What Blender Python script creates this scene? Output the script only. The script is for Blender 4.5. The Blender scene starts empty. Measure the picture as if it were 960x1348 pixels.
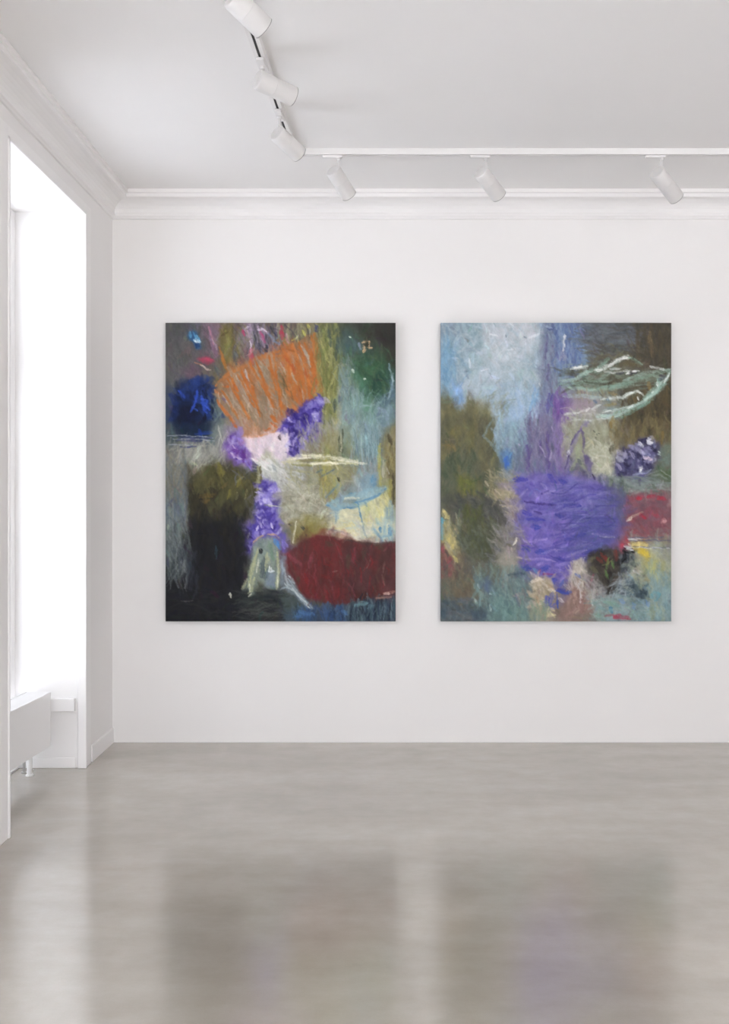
import numpy as np
# ------------------------------------------------------------------ oil-paint engine (pure numpy)
def _tab(seed): return np.random.RandomState(seed).rand(256, 256)
_T = [_tab(s) for s in range(8)]
def vnoise(x, y, s=0):
    t = _T[s % 8]
    xi = np.floor(x).astype(int); yi = np.floor(y).astype(int)
    fx = x - xi; fy = y - yi
    fx = fx*fx*(3-2*fx); fy = fy*fy*(3-2*fy)
    a = t[xi & 255, yi & 255]; b = t[(xi+1) & 255, yi & 255]
    c = t[xi & 255, (yi+1) & 255]; d = t[(xi+1) & 255, (yi+1) & 255]
    return (a*(1-fx)+b*fx)*(1-fy)+(c*(1-fx)+d*fx)*fy
def fbm(x, y, s=0, o=4):
    r = 0; a = .5; n = 0
    for k in range(o):
        r = r + a*vnoise(x*2**k+17*k, y*2**k+31*k, s+k); n += a; a *= .55
    return r/n
def sst(a, b, x):
    t = np.clip((x-a)/(b-a), 0, 1); return t*t*(3-2*t)
def hx(c):
    if isinstance(c, str): return np.array([int(c[i:i+2], 16) for i in (0, 2, 4)])/255.
    return np.array(c)/255.
K = 960/152.
TILE = {'A': (0, 0), 'B': (1, 0), 'C': (0, 1), 'D': (1, 1), 'E': (0, 2), 'F': (1, 2)}
class Canvas:
    W, H = 304., 393.
    def __init__(self, S, seed):
        self.S = S; self.w = int(self.W*S)+1; self.h = int(self.H*S)+1
        self.x, self.y = np.meshgrid(np.linspace(0, self.W, self.w), np.linspace(0, self.H, self.h))
        self.im = np.zeros((self.h, self.w, 3)); self.seed = seed; self.rs = np.random.RandomState(seed); self.n = 0
    def pt(self, t, p):
        tx, ty = TILE[t]; return np.array([[tx*152+a/K, ty*131+b/K] for a, b in p], float)
    def base(self, rows, warp=7., pw=2.2):
        X = (80, 240, 400, 560, 720, 880); Y = (80, 245, 410, 575, 745)
        P = []; C = []
        for t, s in rows.items():
            v = s.split(); assert len(v) == 30, (t, len(v))
            for j in range(5):
                for i in range(6):
                    P.append(self.pt(t, [(X[i], Y[j])])[0]); C.append(hx(v[j*6+i]))
        n1 = fbm(self.x/26, self.y/26, self.seed, 4)-.5; n2 = fbm(self.x/26+50, self.y/26+9, self.seed+2, 4)-.5
        x = self.x+n1*warp*4; y = self.y+n2*warp*4
        acc = np.zeros_like(self.im); ws = np.zeros((self.h, self.w))
        for p, c in zip(P, C):
            w = 1/((x-p[0])**2+(y-p[1])**2+90)**pw
            acc += w[..., None]*c; ws += w
        self.im = acc/ws[..., None]
    def _box(self, p, r):
        x0, y0 = p.min(0)-r; x1, y1 = p.max(0)+r
        i0 = max(0, int(y0*self.S)); i1 = min(self.h, int(y1*self.S)+2)
        j0 = max(0, int(x0*self.S)); j1 = min(self.w, int(x1*self.S)+2)
        return (slice(i0, i1), slice(j0, j1)) if i1 > i0 and j1 > j0 else None
    def _mix(self, b, a, c):
        self.im[b] = self.im[b]*(1-a[..., None])+c*a[..., None]
    def poly(self, t, p, c, al=1., fe=3., rough=4., grain=.35, gs=(5, 12)):
        """filled shape with a feathered, hairy edge"""
        self.n += 1; p = self.pt(t, p); self.last = p; b = self._box(p, fe+rough+2)
        if b is None: return
        x = self.x[b]; y = self.y[b]; o = self.n*3.7
        xw = x+(fbm(x/9+o, y/9, self.seed, 3)-.5)*rough*2; yw = y+(fbm(x/9, y/9+o, self.seed+3, 3)-.5)*rough*2
        ins = np.zeros(x.shape, bool); d = np.full(x.shape, 1e9); q = np.roll(p, -1, 0)
        for (ax, ay), (bx, by) in zip(p, q):
            ins ^= ((ay > yw) != (by > yw)) & (xw < (bx-ax)*(yw-ay)/(by-ay+1e-9)+ax)
            tt = np.clip(((xw-ax)*(bx-ax)+(yw-ay)*(by-ay))/((bx-ax)**2+(by-ay)**2+1e-9), 0, 1)
            d = np.minimum(d, np.hypot(xw-ax-tt*(bx-ax), yw-ay-tt*(by-ay)))
        d = np.where(ins, d, -d)
        a = sst(-fe, fe, d)*al
        if grain: a = a*(1-grain*sst(.35, .75, fbm(x/gs[0]+o, y/gs[1], self.seed+1, 4)))
        self._mix(b, a, hx(c))
    def st(self, t, p, w, c, al=.9, tap=.5, br=.42, jag=1.0, local=True):
        """one brush stroke along a polyline: bristle streaks, tapered ends"""
        self.n += 1; p = self.pt(t, p) if local else np.array(p, float); b = self._box(p, w+3)
        if b is None or len(p) < 2: return
        x = self.x[b]; y = self.y[b]; o = self.n*5.3
        x = x+(vnoise(x/6+o, y/6, self.seed)-.5)*2*jag; y = y+(vnoise(x/6, y/6+o, self.seed+5)-.5)*2*jag
        L = np.r_[0, np.cumsum(np.hypot(*np.diff(p, axis=0).T))]
        d = np.full(x.shape, 1e9); u = np.zeros(x.shape); s = np.zeros(x.shape)
        for k in range(len(p)-1):
            ax, ay = p[k]; vx, vy = p[k+1]-p[k]; l2 = vx*vx+vy*vy+1e-9
            tt = np.clip(((x-ax)*vx+(y-ay)*vy)/l2, 0, 1)
            dd = np.hypot(x-ax-tt*vx, y-ay-tt*vy)
            sg = ((x-ax)*vy-(y-ay)*vx)/np.sqrt(l2)
            m = dd < d; d = np.where(m, dd, d); u = np.where(m, L[k]+tt*(L[k+1]-L[k]), u); s = np.where(m, sg, s)
        f = u/max(L[-1], 1e-6)
        ww = w*.5*(1-tap*np.abs(2*f-1)**2.5)
        d = d+(fbm(x/2.2+o, y/2.2, self.seed+4, 2)-.5)*(.5+w*.35)
        a = 1-sst(ww*.35, ww*1.2+.5, d)
        g = fbm(s/.8+o, u/18+o, self.seed+2, 3); h = fbm(x/4.5, y/4.5+o, self.seed+6, 3)
        a = a*(1-br*sst(.40, .68, g))*(1-.35*sst(.45, .7, h))*al
        self._mix(b, a, hx(c))
    @staticmethod
    def inside(q, P):
        r = False
        for k in range(len(P)):
            a, b = P[k-1], P[k]
            if (a[1] > q[1]) != (b[1] > q[1]) and q[0] < (b[0]-a[0])*(q[1]-a[1])/(b[1]-a[1])+a[0]: r = not r
        return r
    def sts(self, t, c, w, al, *ps, **k):
        for p in ps: self.st(t, p, w*.85, c, al, **k)
    def hatch(self, t, box, n, ang, ln, w, cols, al=.5, spread=.3, br=.5, mask=None):
        """many loose strokes inside a rectangle"""
        (x0, y0), (x1, y1) = self.pt(t, [box[:2], box[2:]])
        if isinstance(mask, int): mask = self.last
        if mask is not None: n *= 2
        cols = cols.split() if isinstance(cols, str) else cols
        for _ in range(int(n*1.7)):
            a = np.radians(ang+self.rs.randn()*spread*57); l = 1.25*ln/K*(.5+self.rs.rand())
            cx = x0+(x1-x0)*self.rs.rand(); cy = y0+(y1-y0)*self.rs.rand()
            bend = self.rs.randn()*.15*l; dx, dy = np.cos(a)*l/2, np.sin(a)*l/2
            p = [(cx-dx, cy-dy), (cx-dy/l*bend*2, cy+dx/l*bend*2), (cx+dx, cy+dy)]
            if mask is not None and not all(self.inside(q, mask) for q in p): continue
            self.st('A', p, w*.62*(.5+.8*self.rs.rand()), cols[self.rs.randint(len(cols))], al*(.5+.5*self.rs.rand()), br=br, local=False)
    def clump(self, t, bx, n, r, cols, al=.7, mask=None, el=1.6, ang=None, fe=1.2):
        """many small palette-knife dabs"""
        (x0, y0), (x1, y1) = self.pt(t, [bx[:2], bx[2:]]); cols = cols.split()
        if isinstance(mask, int): mask = self.last
        keep = self.last
        for _ in range(n):
            cx = x0+(x1-x0)*self.rs.rand(); cy = y0+(y1-y0)*self.rs.rand()
            if mask is not None and not self.inside((cx, cy), mask): continue
            q = r*(.5+.9*self.rs.rand()); a = self.rs.rand()*6.3 if ang is None else np.radians(ang)+self.rs.randn()*.35
            k = 6; th = np.arange(k)/k*6.283+self.rs.rand(k)*.7; rr = q*(.6+.6*self.rs.rand(k))
            u = np.cos(th)*rr*el; v = np.sin(th)*rr/el
            p = [((cx+a1*np.cos(a)-b1*np.sin(a))*K, (cy+a1*np.sin(a)+b1*np.cos(a))*K) for a1, b1 in zip(u, v)]
            self.poly('A', p, cols[self.rs.randint(len(cols))], al*(.55+.45*self.rs.rand()), fe, 2.2, .45, (3, 5))
        self.last = keep
    def texture(self, n, ang, spread, ln, w, jit=.06, al=.5, seed=1):
        """re-brushes the whole canvas with strokes of its own colours"""
        rs = np.random.RandomState(seed)
        for _ in range(n):
            cx, cy = rs.rand()*self.W, rs.rand()*self.H
            c = self.im[min(self.h-1, int(cy*self.S)), min(self.w-1, int(cx*self.S))]
            c = np.clip(c*(1+rs.randn()*jit*1.6)+rs.randn(3)*jit*.35, 0, 1)*255
            a = np.radians(ang+rs.randn()*spread); l = ln*(.4+rs.rand())
            dx, dy = np.cos(a)*l/2, np.sin(a)*l/2; bd = rs.randn()*.15
            self.st('A', [(cx-dx, cy-dy), (cx-dy*bd, cy+dx*bd), (cx+dx, cy+dy)], w*(.5+rs.rand()), c, al, br=.6, local=False)
    def finish(self, tooth=.05, blot=.06, chroma=.92):
        g = self.im.mean(2, keepdims=True); self.im = g+(self.im-g)*chroma
        n = fbm(self.x/1.6, self.y/1.9, 3, 2)-.5; m = fbm(self.x/7, self.y/11, 6, 4)-.5
        self.im = np.clip(self.im*(1+n[..., None]*tooth*2+m[..., None]*blot*3), 0, 1)
        return self.im
def paint_left(S):
    c = Canvas(S, 3)
    c.base({
    'A': '525254 5a5f69 786270 6e6455 877d8c 5f5a6e  585858 5f5c5c 695862 696446 786464 966450  5f5f5f 625a62 645f55 a0693c a56941 af6937  464e5f 30405f 5a554b 96694b 966e50 a56c3e  37465f 19203c 374855 8c7d69 96785f 967050',
    'B': '6e645f 7d765a 5f6248 465246 3e443c 343230  be693c 966e55 767850 50625c 46584e 3a3e34  aa6941 b46c41 7d8048 6e7d6e 48694e 34504a  966941 be6e3a 767a4b 6e8084 557669 465a5f  a06e4b 554ba0 878a5f 7d9191 6e9182 6e8791',
    'C': '46555a 192841 5a6969 8c8296 c8a596 d7beb4  828078 878782 8c8e87 786096 cdb9c3 cdcdc8  707066 69695f 50503e 55524b 555855 b9bcb4  6e7066 4b4837 4e462d 484430 414132 9691a5  697376 32322d 2a2823 2a2a23 343232 827daa',
    'D': '6e64aa 6e6996 969687 829182 7d969b 6e7873  b9afb4 877d6e 8c8755 788069 738c94 877d50  a5a5a0 8c8c76 96915f 8c8a69 8c9696 969173  a5a591 9e9b8c 96967d 879696 829ba5 918c5a  a0a08c 969687 96968c afb9af c3c396 a5af9b',
    'E': '646969 282826 20201c 262321 7869aa 6e64a0  505a5c 26282a 191a1c 1c1b1e 6e737d 828c87  343c41 23262d 191b20 1b1b21 8c8c73 6e7878  1e2026 1e1e2a 1b1c24 20212a 55584b 4b5255  1e2024 1c1d21 1a1b1e 1c1d21 262a2a 3a3c3a',
    'F': '78766e 7d7346 a09682 c8c3a0 cdc8a5 96afb9  695564 76373c 6e3232 783030 693737 5f3a3a  6e4646 732d30 78282d 6e2d30 64373a 693237  5a5a55 642626 732023 642d30 552d32 5f3c3c  4b5a64 324b69 37415a 3c4b5a 41505f 2d374b'})
    c.texture(900, 80, 25, 16, 6, .10, .55, 5)
    # ---- upper left: grey ground, deep blue flower, bright blue mark
    c.hatch('A', (10, 10, 380, 420), 60, 85, 120, 5, '4c4c4e 5a5a5c 666462 585058', .5)
    c.poly('A', [(130, 395), (230, 340), (290, 390), (300, 460), (180, 470)], '6a4a60', .45, 5, 4)
    c.poly('A', [(110, 500), (180, 465), (300, 455), (370, 510), (395, 600), (420, 700), (415, 827), (60, 827), (55, 720), (70, 610)], '1c2a58', .85, 4, 5)
    c.hatch('A', (60, 460, 420, 827), 45, 85, 80, 7, '1c2e66 203878 14204a 0e1428 1e346c 2a3a64', .6, mask=1)
    c.clump('A', (60, 470, 420, 827), 40, 9, '1c2c60 223c84 121c3c 0f1830 1c3070', .7, 1)
    c.poly('C', [(60, -10), (420, -10), (400, 60), (330, 110), (120, 110), (70, 60)], '16243c', .8, 5, 4)
    c.poly('A', [(90, 700), (180, 660), (260, 700), (250, 827), (90, 827)], '0e1424', .75, 5, 5)
    c.poly('A', [(180, 560), (250, 560), (250, 630), (185, 650)], '12182e', .8, 4, 4)
    c.sts('A', '2a4cc0', 6, .85, [(300, 610), (320, 700), (345, 750)], [(345, 620), (340, 690), (365, 720)], [(260, 570), (250, 650), (210, 740)], [(110, 560), (160, 620)])
    c.sts('A', '3a64e0', 3.5, .8, [(300, 640), (330, 640)], [(330, 690), (350, 710)], [(240, 710), (265, 730)])
    c.sts('A', '0a1020', 5, .85, [(310, 560), (345, 600), (350, 630)], [(330, 760), (320, 820)], [(385, 640), (395, 800)])
    c.st('C', [(250, 95), (390, 80)], 5, '2444a8', .7); c.st('C', [(280, 60), (300, 110)], 6, '2038a0', .6)
    c.hatch('A', (395, 640, 470, 827), 14, 88, 120, 5, '5c6e70 748680 50605e', .5)
    c.poly('A', [(185, 75), (225, 55), (270, 85), (295, 150), (290, 215), (255, 220), (215, 150), (185, 120)], '2a5a8e', .9, 2.5, 3)
    c.sts('A', '5aa0d0', 4, .9, [(200, 75), (205, 120)], [(230, 80), (265, 150)], [(260, 100), (285, 140)])
    c.st('A', [(235, 140), (285, 155)], 5, 'b8dcf0', .95); c.st('A', [(245, 150), (275, 165)], 3, 'e4f2f8', .9)
    c.sts('A', '1c3a70', 4, .8, [(250, 185), (285, 195)], [(255, 180), (260, 215)])
    c.poly('A', [(270, 300), (330, 280), (400, 295), (410, 320), (350, 335), (290, 330)], 'b03c58', .85, 3, 4)
    c.st('A', [(320, 300), (395, 310)], 4, 'd04464', .8)
    c.st('A', [(285, 345), (330, 372), (368, 390)], 2.5, 'e6cfc0', .9); c.st('A', [(240, 330), (300, 350)], 2, 'b07a60', .7)
    c.sts('A', '8e6a8c', 6, .7, [(365, 40), (385, 130), (420, 200), (430, 270)], [(375, 90), (395, 220), (415, 280)])
    c.sts('A', 'c27f92', 3, .8, [(362, 30), (380, 110), (398, 180)]); c.st('A', [(395, 130), (430, 215)], 3, 'cdb4c0', .7)
    # plume of colours along the top edge
    c.hatch('A', (440, 10, 960, 260), 60, 82, 130, 6, '6a6470 8c8494 57503c 766a3c 4a4658 9a8ea0 3c3a40', .6)
    c.poly('A', [(445, 60), (480, 20), (560, 40), (575, 150), (545, 300), (500, 380), (460, 280), (445, 160)], '6e6434', .75, 4, 4)
    c.sts('A', '8a8648', 6, .75, [(500, 60), (520, 150), (500, 260)], [(540, 110), (530, 200)]); c.st('A', [(470, 110), (520, 80)], 4, '4e4428', .7)
    c.sts('A', 'ae6e30', 5, .85, [(445, 200), (480, 300), (520, 400)], [(470, 280), (510, 380)])
    c.sts('A', '7d7f6c', 5, .6, [(590, 120), (640, 250), (655, 300)], [(610, 60), (650, 200)]); c.sts('A', '46565e', 9, .6, [(580, 240), (590, 340)], [(420, 360), (450, 440)])
    c.sts('A', 'b59ab4', 6, .75, [(650, 40), (690, 90), (720, 180)], [(700, 20), (720, 120)], [(770, 30), (800, 120), (830, 200)], [(790, 40), (850, 90)])
    c.sts('A', 'd9cede', 3, .8, [(770, 60), (810, 50)], [(660, 50), (700, 35)], [(705, 150), (715, 250)], [(800, 40), (845, 75)])
    c.sts('A', 'c0386a', 5, .8, [(790, 70), (810, 130), (825, 160)], [(640, 60), (655, 100)]); c.sts('A', 'c0485a', 7, .8, [(715, 210), (715, 320)], [(720, 250), (735, 340)])
    c.sts('A', '2c3048', 6, .75, [(770, 170), (790, 240)], [(740, 100), (760, 220)], [(880, 30), (940, 120)], [(840, 190), (850, 240)])
    c.sts('A', '7088a8', 4, .7, [(860, 90), (910, 140), (960, 100)], [(900, 150), (950, 180)])
    c.hatch('B', (0, 10, 320, 180), 40, 84, 120, 5, '908c70 5a5c50 7c7c44 a09c78 3c3c44 6c6a5a', .65)
    c.sts('B', 'b4344a', 6, .85, [(5, 20), (25, 110)], [(0, 60), (20, 130)]); c.sts('B', 'b894a4', 5, .7, [(40, 90), (70, 170)])
    c.sts('B', 'c4c05c', 4, .8, [(230, 15), (240, 60)], [(180, 60), (210, 110)], [(90, 150), (140, 120)]); c.sts('B', '343a70', 6, .8, [(290, 20), (315, 80)])
    c.sts('B', 'd8d6c4', 2.2, .7, [(250, 40), (245, 110)], [(175, 180), (230, 260)], [(150, 100), (130, 140)])
    # ---- orange fan
    fan = [('A', (400, 560)), ('A', (520, 410)), ('A', (690, 315)), ('A', (860, 250)), ('B', (0, 190)), ('B', (130, 150)), ('B', (290, 80)), ('B', (330, 330)), ('B', (340, 560)), ('B', (200, 650)), ('B', (60, 740)), ('C', (940, 60)), ('C', (800, 115)), ('C', (640, 120)), ('A', (540, 790)), ('A', (440, 660))]
    fp = [c.pt(t, [q])[0] for t, q in fan]
    c.poly('A', [(p[0]*K, p[1]*K) for p in fp], 'a47048', .65, 2.5, 3, .6, (4, 10))
    c.hatch('A', (400, 250, 1250, 830), 150, 62, 120, 4.5, 'a8927e 9c8a78 b49a84 8e7a60 84705a a27c5c', .75, .12, .5, fp)
    c.hatch('A', (960, 450, 1200, 830), 24, 60, 120, 6, '7a6a3e 8a7040 6a5e3a', .6, .15, .5, fp)
    org = [((430, 640), (560, 827)), ((470, 560), (610, 800)), ((520, 470), (700, 800)), ((545, 450), (600, 570)), ((600, 430), (740, 700)), ((630, 400), (760, 690)), ((690, 420), (790, 780)), ((700, 340), (830, 560)), ((760, 330), (870, 600)), ((800, 470), (900, 700)), ((860, 270), (920, 560)), ((900, 260), (940, 520)), ((940, 500), (970, 760)), ((880, 770), (930, 827))]
    c.sts('A', 'b8682e', 5.5, .92, *[list(q) for q in org]); c.sts('A', 'c86428', 4, .85, [(545, 460), (595, 560)], [(480, 530), (530, 530)], [(640, 400), (665, 470)], [(700, 300), (720, 400)], [(880, 780), (920, 820)])
    c.sts('A', 'bc7038', 6, .9, [(420, 520), (520, 425), (690, 340)], [(740, 300), (960, 270)], [(410, 560), (450, 620)], [(760, 290), (860, 260), (960, 230)]); c.sts('A', 'b4b0ae', 4, .8, [(660, 390), (720, 520)], [(615, 480), (700, 640)], [(780, 350), (810, 400)], [(590, 440), (610, 500)], [(480, 600), (540, 700)])
    c.sts('A', 'b4a494', 4.5, .7, [(560, 640), (700, 800)], [(500, 590), (560, 720)], [(640, 600), (760, 790)], [(850, 620), (890, 720)]); c.st('A', [(480, 620), (500, 660)], 5, '4a5090', .7)
    c.sts('A', 'c07a50', 4, .8, [(430, 660), (520, 780)], [(470, 690), (580, 827)])
    ob = [((20, 220), (110, 420), (150, 560)), ((90, 190), (180, 420), (200, 640)), ((150, 160), (220, 380), (240, 600)), ((260, 110), (300, 260), (320, 520)), ((285, 90), (320, 320), (330, 560)), ((200, 170), (260, 300), (280, 560)), ((10, 270), (80, 420)), ((130, 320), (170, 640)), ((0, 660), (60, 760)), ((230, 460), (250, 640)), ((80, 430), (130, 650)), ((250, 220), (290, 460))]
    c.clump('A', (1000, 200, 1300, 760), 60, 9, 'b86a32 b06a38 c0703a a8643a', .6, fp, 2.2, 75)
    c.clump('A', (430, 330, 1200, 830), 70, 7, '8c7c68 9a8a76 7c6e58 a09482 86765c', .6, fp, 2.6, 63)
    c.sts('A', 'b8682e', 4, .85, *[list(q) for q in org])
    c.sts('B', 'b8682e', 8, .92, *[list(q) for q in ob]); c.sts('B', 'cc7838', 4, .75, [(210, 440), (300, 600)], [(260, 120), (290, 250)], [(100, 170), (150, 300)])
    c.sts('B', 'b0562c', 5, .8, [(30, 280), (110, 400)], [(100, 350), (120, 420)], [(200, 380), (220, 460)]); c.sts('B', 'aaa090', 4, .8, [(170, 190), (230, 280), (250, 370)], [(90, 420), (140, 520)], [(0, 330), (40, 430)], [(200, 230), (245, 330)], [(20, 560), (60, 700)], [(180, 560), (190, 640)])
    c.sts('B', '5e5236', 3, .6, [(0, 420), (60, 560)], [(80, 570), (100, 640)], [(20, 500), (40, 600)])
    c.sts('C', 'cf7838', 4, .85, [(640, 118), (790, 118), (900, 80), (960, 40)]); c.sts('C', 'c85c24', 5, .8, [(830, 70), (880, 50)], [(560, 0), (590, 40)], [(880, 0), (930, 40)])
    # ---- green-yellow curtain beside the fan
    c.hatch('B', (320, 20, 480, 820), 90, 86, 180, 5, '7a7c44 8c8e54 5e6638 9c9a5c 6c7448 a4a468', .6, .1)
    c.sts('B', '3c4a4a', 6, .7, [(400, 60), (420, 200)], [(465, 180), (460, 310)], [(440, 100), (480, 40)], [(460, 640), (450, 740)]); c.sts('B', 'b4b06c', 4, .7, [(330, 150), (400, 330)], [(470, 370), (400, 560)], [(395, 560), (400, 680)], [(330, 720), (380, 750)])
    c.hatch('B', (490, 330, 640, 820), 60, 88, 150, 5, '76908e 8aa2a4 6c848c 94a89c 808c84', .5, .15)
    c.sts('B', '9c9c84', 7, .55, [(480, 340), (550, 360)], [(490, 680), (500, 827)], [(480, 540), (490, 600)])
    # dark corner, green cloud
    c.poly('B', [(560, 0), (960, 0), (960, 360), (900, 300), (860, 120), (640, 70)], '32302c', .8, 10, 8)
    c.poly('B', [(460, 140), (560, 60), (660, 120), (680, 250), (560, 240), (480, 260)], '445c62', .6, 6, 6)
    c.poly('B', [(600, 330), (700, 260), (860, 240), (900, 420), (890, 560), (780, 600), (680, 520), (610, 430)], '34583e', .75, 9, 8)
    c.poly('B', [(740, 440), (840, 400), (895, 460), (880, 560), (790, 580), (740, 510)], '223e38', .85, 8, 6)
    c.hatch('B', (560, 230, 900, 600), 50, 80, 90, 6, '3c6444 4a7450 2c4c3c 54785c 2e5040 5c6c4c', .5, .5)
    c.poly('B', [(600, 440), (650, 420), (720, 500), (720, 580), (650, 560)], '4c7c60', .55, 6, 5)
    c.poly('B', [(680, 640), (740, 640), (760, 720), (700, 740)], '4e8468', .5, 6, 5)
    c.poly('B', [(800, 640), (880, 580), (920, 620), (830, 690)], '44586a', .7, 5, 4)
    c.hatch('B', (520, 600, 950, 820), 50, 110, 110, 5, '82a09e 90aab0 748e98 98b4b0 6e8e8a', .45, .5)
    c.sts('B', 'a4bcc8', 4, .7, [(900, 340), (940, 480), (900, 640)], [(940, 420), (930, 560)]); c.sts('B', '5a7488', 6, .6, [(870, 700), (940, 600)], [(920, 480), (945, 640)])
    c.sts('B', 'e4b88c', 4, .9, [(690, 180), (700, 220)], [(735, 150), (735, 190)], [(720, 205), (765, 205)], [(690, 240), (710, 225)], [(680, 160), (720, 150)]); c.sts('B', '9eaacc', 4, .85, [(655, 170), (665, 205)], [(660, 210), (670, 220)]); c.st('B', [(695, 185), (730, 180)], 4, '3c3a30', .9)
    c.sts('B', 'd8e4d4', 3, .95, [(590, 392), (610, 408)], [(692, 465), (706, 465)], [(575, 118), (590, 125)])
    # ---- pale veil, violet garland, dark bush
    c.poly('C', [(400, 0), (500, 20), (520, 120), (460, 230), (380, 300), (230, 330), (100, 300), (100, 180), (400, 140)], '94968e', .5, 8, 6)
    c.hatch('C', (10, 180, 500, 420), 70, 115, 130, 4, '9c9c90 aaa898 8a8a84 b4b0a0 7a7c78', .5, .4)
    c.sts('C', 'b4b4a8', 2.5, .7, [(300, 250), (200, 370)], [(270, 240), (170, 380)], [(440, 30), (480, 180)], [(290, 210), (240, 290)], [(460, 60), (440, 200)])
    c.sts('C', '9ca2b0', 1.8, .8, [(20, 110), (190, 112), (400, 128)], [(60, 140), (250, 138), (400, 155)], [(30, 185), (220, 190)]); c.sts('C', '3a4070', 2.6, .75, [(100, 128), (380, 132)], [(80, 150), (300, 155)], [(120, 205), (260, 200)])
    c.hatch('C', (10, 320, 190, 820), 60, 88, 180, 6, '6e6c60 7c786a 626660 707a80 868070 5e6870', .55, .12)
    c.hatch('C', (0, 640, 190, 827), 24, 86, 150, 5, '6c7c88 7e8c92 56646c 48506c', .5, .12)
    c.poly('C', [(205, 470), (300, 395), (440, 330), (560, 350), (720, 420), (810, 430), (800, 540), (740, 620), (720, 780), (660, 840), (190, 840), (190, 600)], '3e3a2a', .75, 6, 7)
    c.hatch('C', (230, 350, 790, 640), 130, 82, 110, 6, '565030 484428 64602e 3a3628 6a6840 2e2c24 504a2c', .6, .25, mask=1)
    c.hatch('C', (200, 620, 730, 827), 90, 85, 110, 6, '2a2822 34322a 201f1e 3a3824 2c2c28', .7, .25, mask=1)
    c.clump('C', (200, 400, 780, 720), 60, 10, '4e4a2c 3c3a28 62603a 2e2c24 585432 44402a', .5, None, 1.5, 85, 3)
    c.sts('C', '7a7432', 7, .7, [(440, 330), (450, 440)], [(470, 370), (480, 440)], [(540, 560), (520, 640)], [(620, 470), (600, 530)]); c.sts('C', '7a5c2a', 8, .6, [(290, 620), (410, 600)], [(310, 660), (360, 650)]); c.sts('C', '8a865a', 4, .6, [(590, 500), (650, 460)], [(680, 560), (660, 640)], [(600, 580), (590, 640)])
    c.sts('C', '606674', 3, .6, [(560, 400), (640, 470)], [(590, 440), (580, 520)])
    c.poly('C', [(490, 180), (530, 100), (600, 85), (650, 130), (680, 220), (740, 310), (730, 400), (690, 380), (640, 340), (580, 350), (540, 280)], '6c50a0', .85, 4, 5)
    c.hatch('C', (510, 90, 660, 290), 30, 60, 60, 6, '8474c4 7054ac 583490 9a90cc a08cc0 4c2c80', .75, .8, mask=1)
    c.clump('C', (490, 90, 740, 400), 45, 5.5, '6c4ca0 5a3490 8c7ac8 a898cc 4c2c80 7c58a8 9a6ca8', .75, [(q[0], q[1]) for q in c.pt('C', [(490, 180), (530, 100), (600, 85), (650, 130), (680, 220), (740, 310), (730, 400), (690, 380), (640, 340), (580, 350), (540, 280)])])
    c.sts('C', '5c2c88', 8, .85, [(560, 230), (640, 270), (650, 330)], [(640, 240), (660, 290)]); c.sts('C', '8c78d8', 6, .8, [(670, 330), (715, 390)], [(560, 120), (640, 150)], [(700, 300), (720, 350)]); c.sts('C', 'c8b4d4', 3, .8, [(560, 190), (580, 215)], [(600, 290), (640, 310)], [(540, 250), (570, 290)])
    c.poly('C', [(720, 310), (770, 340), (760, 410), (720, 410)], '3c4468', .8, 3, 3)
    # pink-white chin / throat
    c.poly('C', [(650, 130), (800, 120), (900, 80), (1060, 20), (1010, 200), (960, 330), (900, 350), (850, 360), (740, 320), (690, 230)], 'dcc8d2', .9, 4, 4, .3)
    c.hatch('C', (660, 130, 950, 350), 40, 55, 100, 6, 'e4ccd4 d0c0d0 ecdcdc d8d0d4 c4b8c8', .5, .4, mask=1)
    c.poly('C', [(800, 300), (840, 220), (880, 260), (940, 320), (960, 360), (850, 340)], 'aab088', .65, 4, 4)
    c.sts('C', 'f2ecea', 4, .9, [(750, 325), (860, 400)], [(720, 300), (800, 350)]); c.hatch('C', (800, 330, 960, 520), 40, 50, 110, 5, 'dadcd8 c4c8c0 e4e6e2 b8bcae b0b4a8', .6, .4)
    c.sts('C', '9c9a70', 8, .8, [(770, 370), (780, 440), (770, 560)]); c.sts('C', '5e5430', 4, .8, [(792, 370), (790, 430)], [(800, 450), (800, 520)]); c.st('C', [(790, 600), (800, 640)], 7, 'b8bca0', .9)
    c.poly('D', [(0, 60), (60, 90), (90, 190), (60, 290), (0, 330)], 'd8ccd4', .85, 5, 4)
    c.hatch('D', (0, 300, 160, 560), 40, 40, 100, 5, 'ccccca b0b2b0 d8d8d6 a4a69c bcbec4', .55, .5)
    # big violet flower
    c.poly('B', [(60, 780), (150, 740), (200, 670), (280, 630), (340, 600), (370, 650), (340, 720), (350, 840), (60, 840)], '5a4cac', .85, 4, 6)
    c.hatch('B', (60, 630, 370, 840), 45, 60, 55, 7, '4a3a9c 6a5cc0 7c70c8 3c2e8c 9084d0 5c50b4', .8, .9, mask=1)
    c.clump('B', (60, 620, 370, 840), 55, 6, '44368e 5a4cac 382a7c 7a6ec4 9086d0 4e40a0 c0b8e4 2e2468', .85, 1)
    c.poly('D', [(0, 40), (60, 0), (300, -20), (290, 80), (240, 140), (200, 180), (150, 260), (80, 290), (60, 200), (110, 130), (30, 80)], '50429c', .9, 4, 7)
    c.hatch('D', (10, -20, 290, 290), 60, 70, 50, 6, '44348e 5a4cb0 3a2c80 7468c4 5040a0 6456b4', .8, .9, mask=1)
    c.clump('D', (10, -20, 300, 290), 70, 6, '44368e 5a4cac 382a7c 7a6ec4 9086d0 4e40a0 c0b8e4 2e2468', .85, 1)
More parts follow.
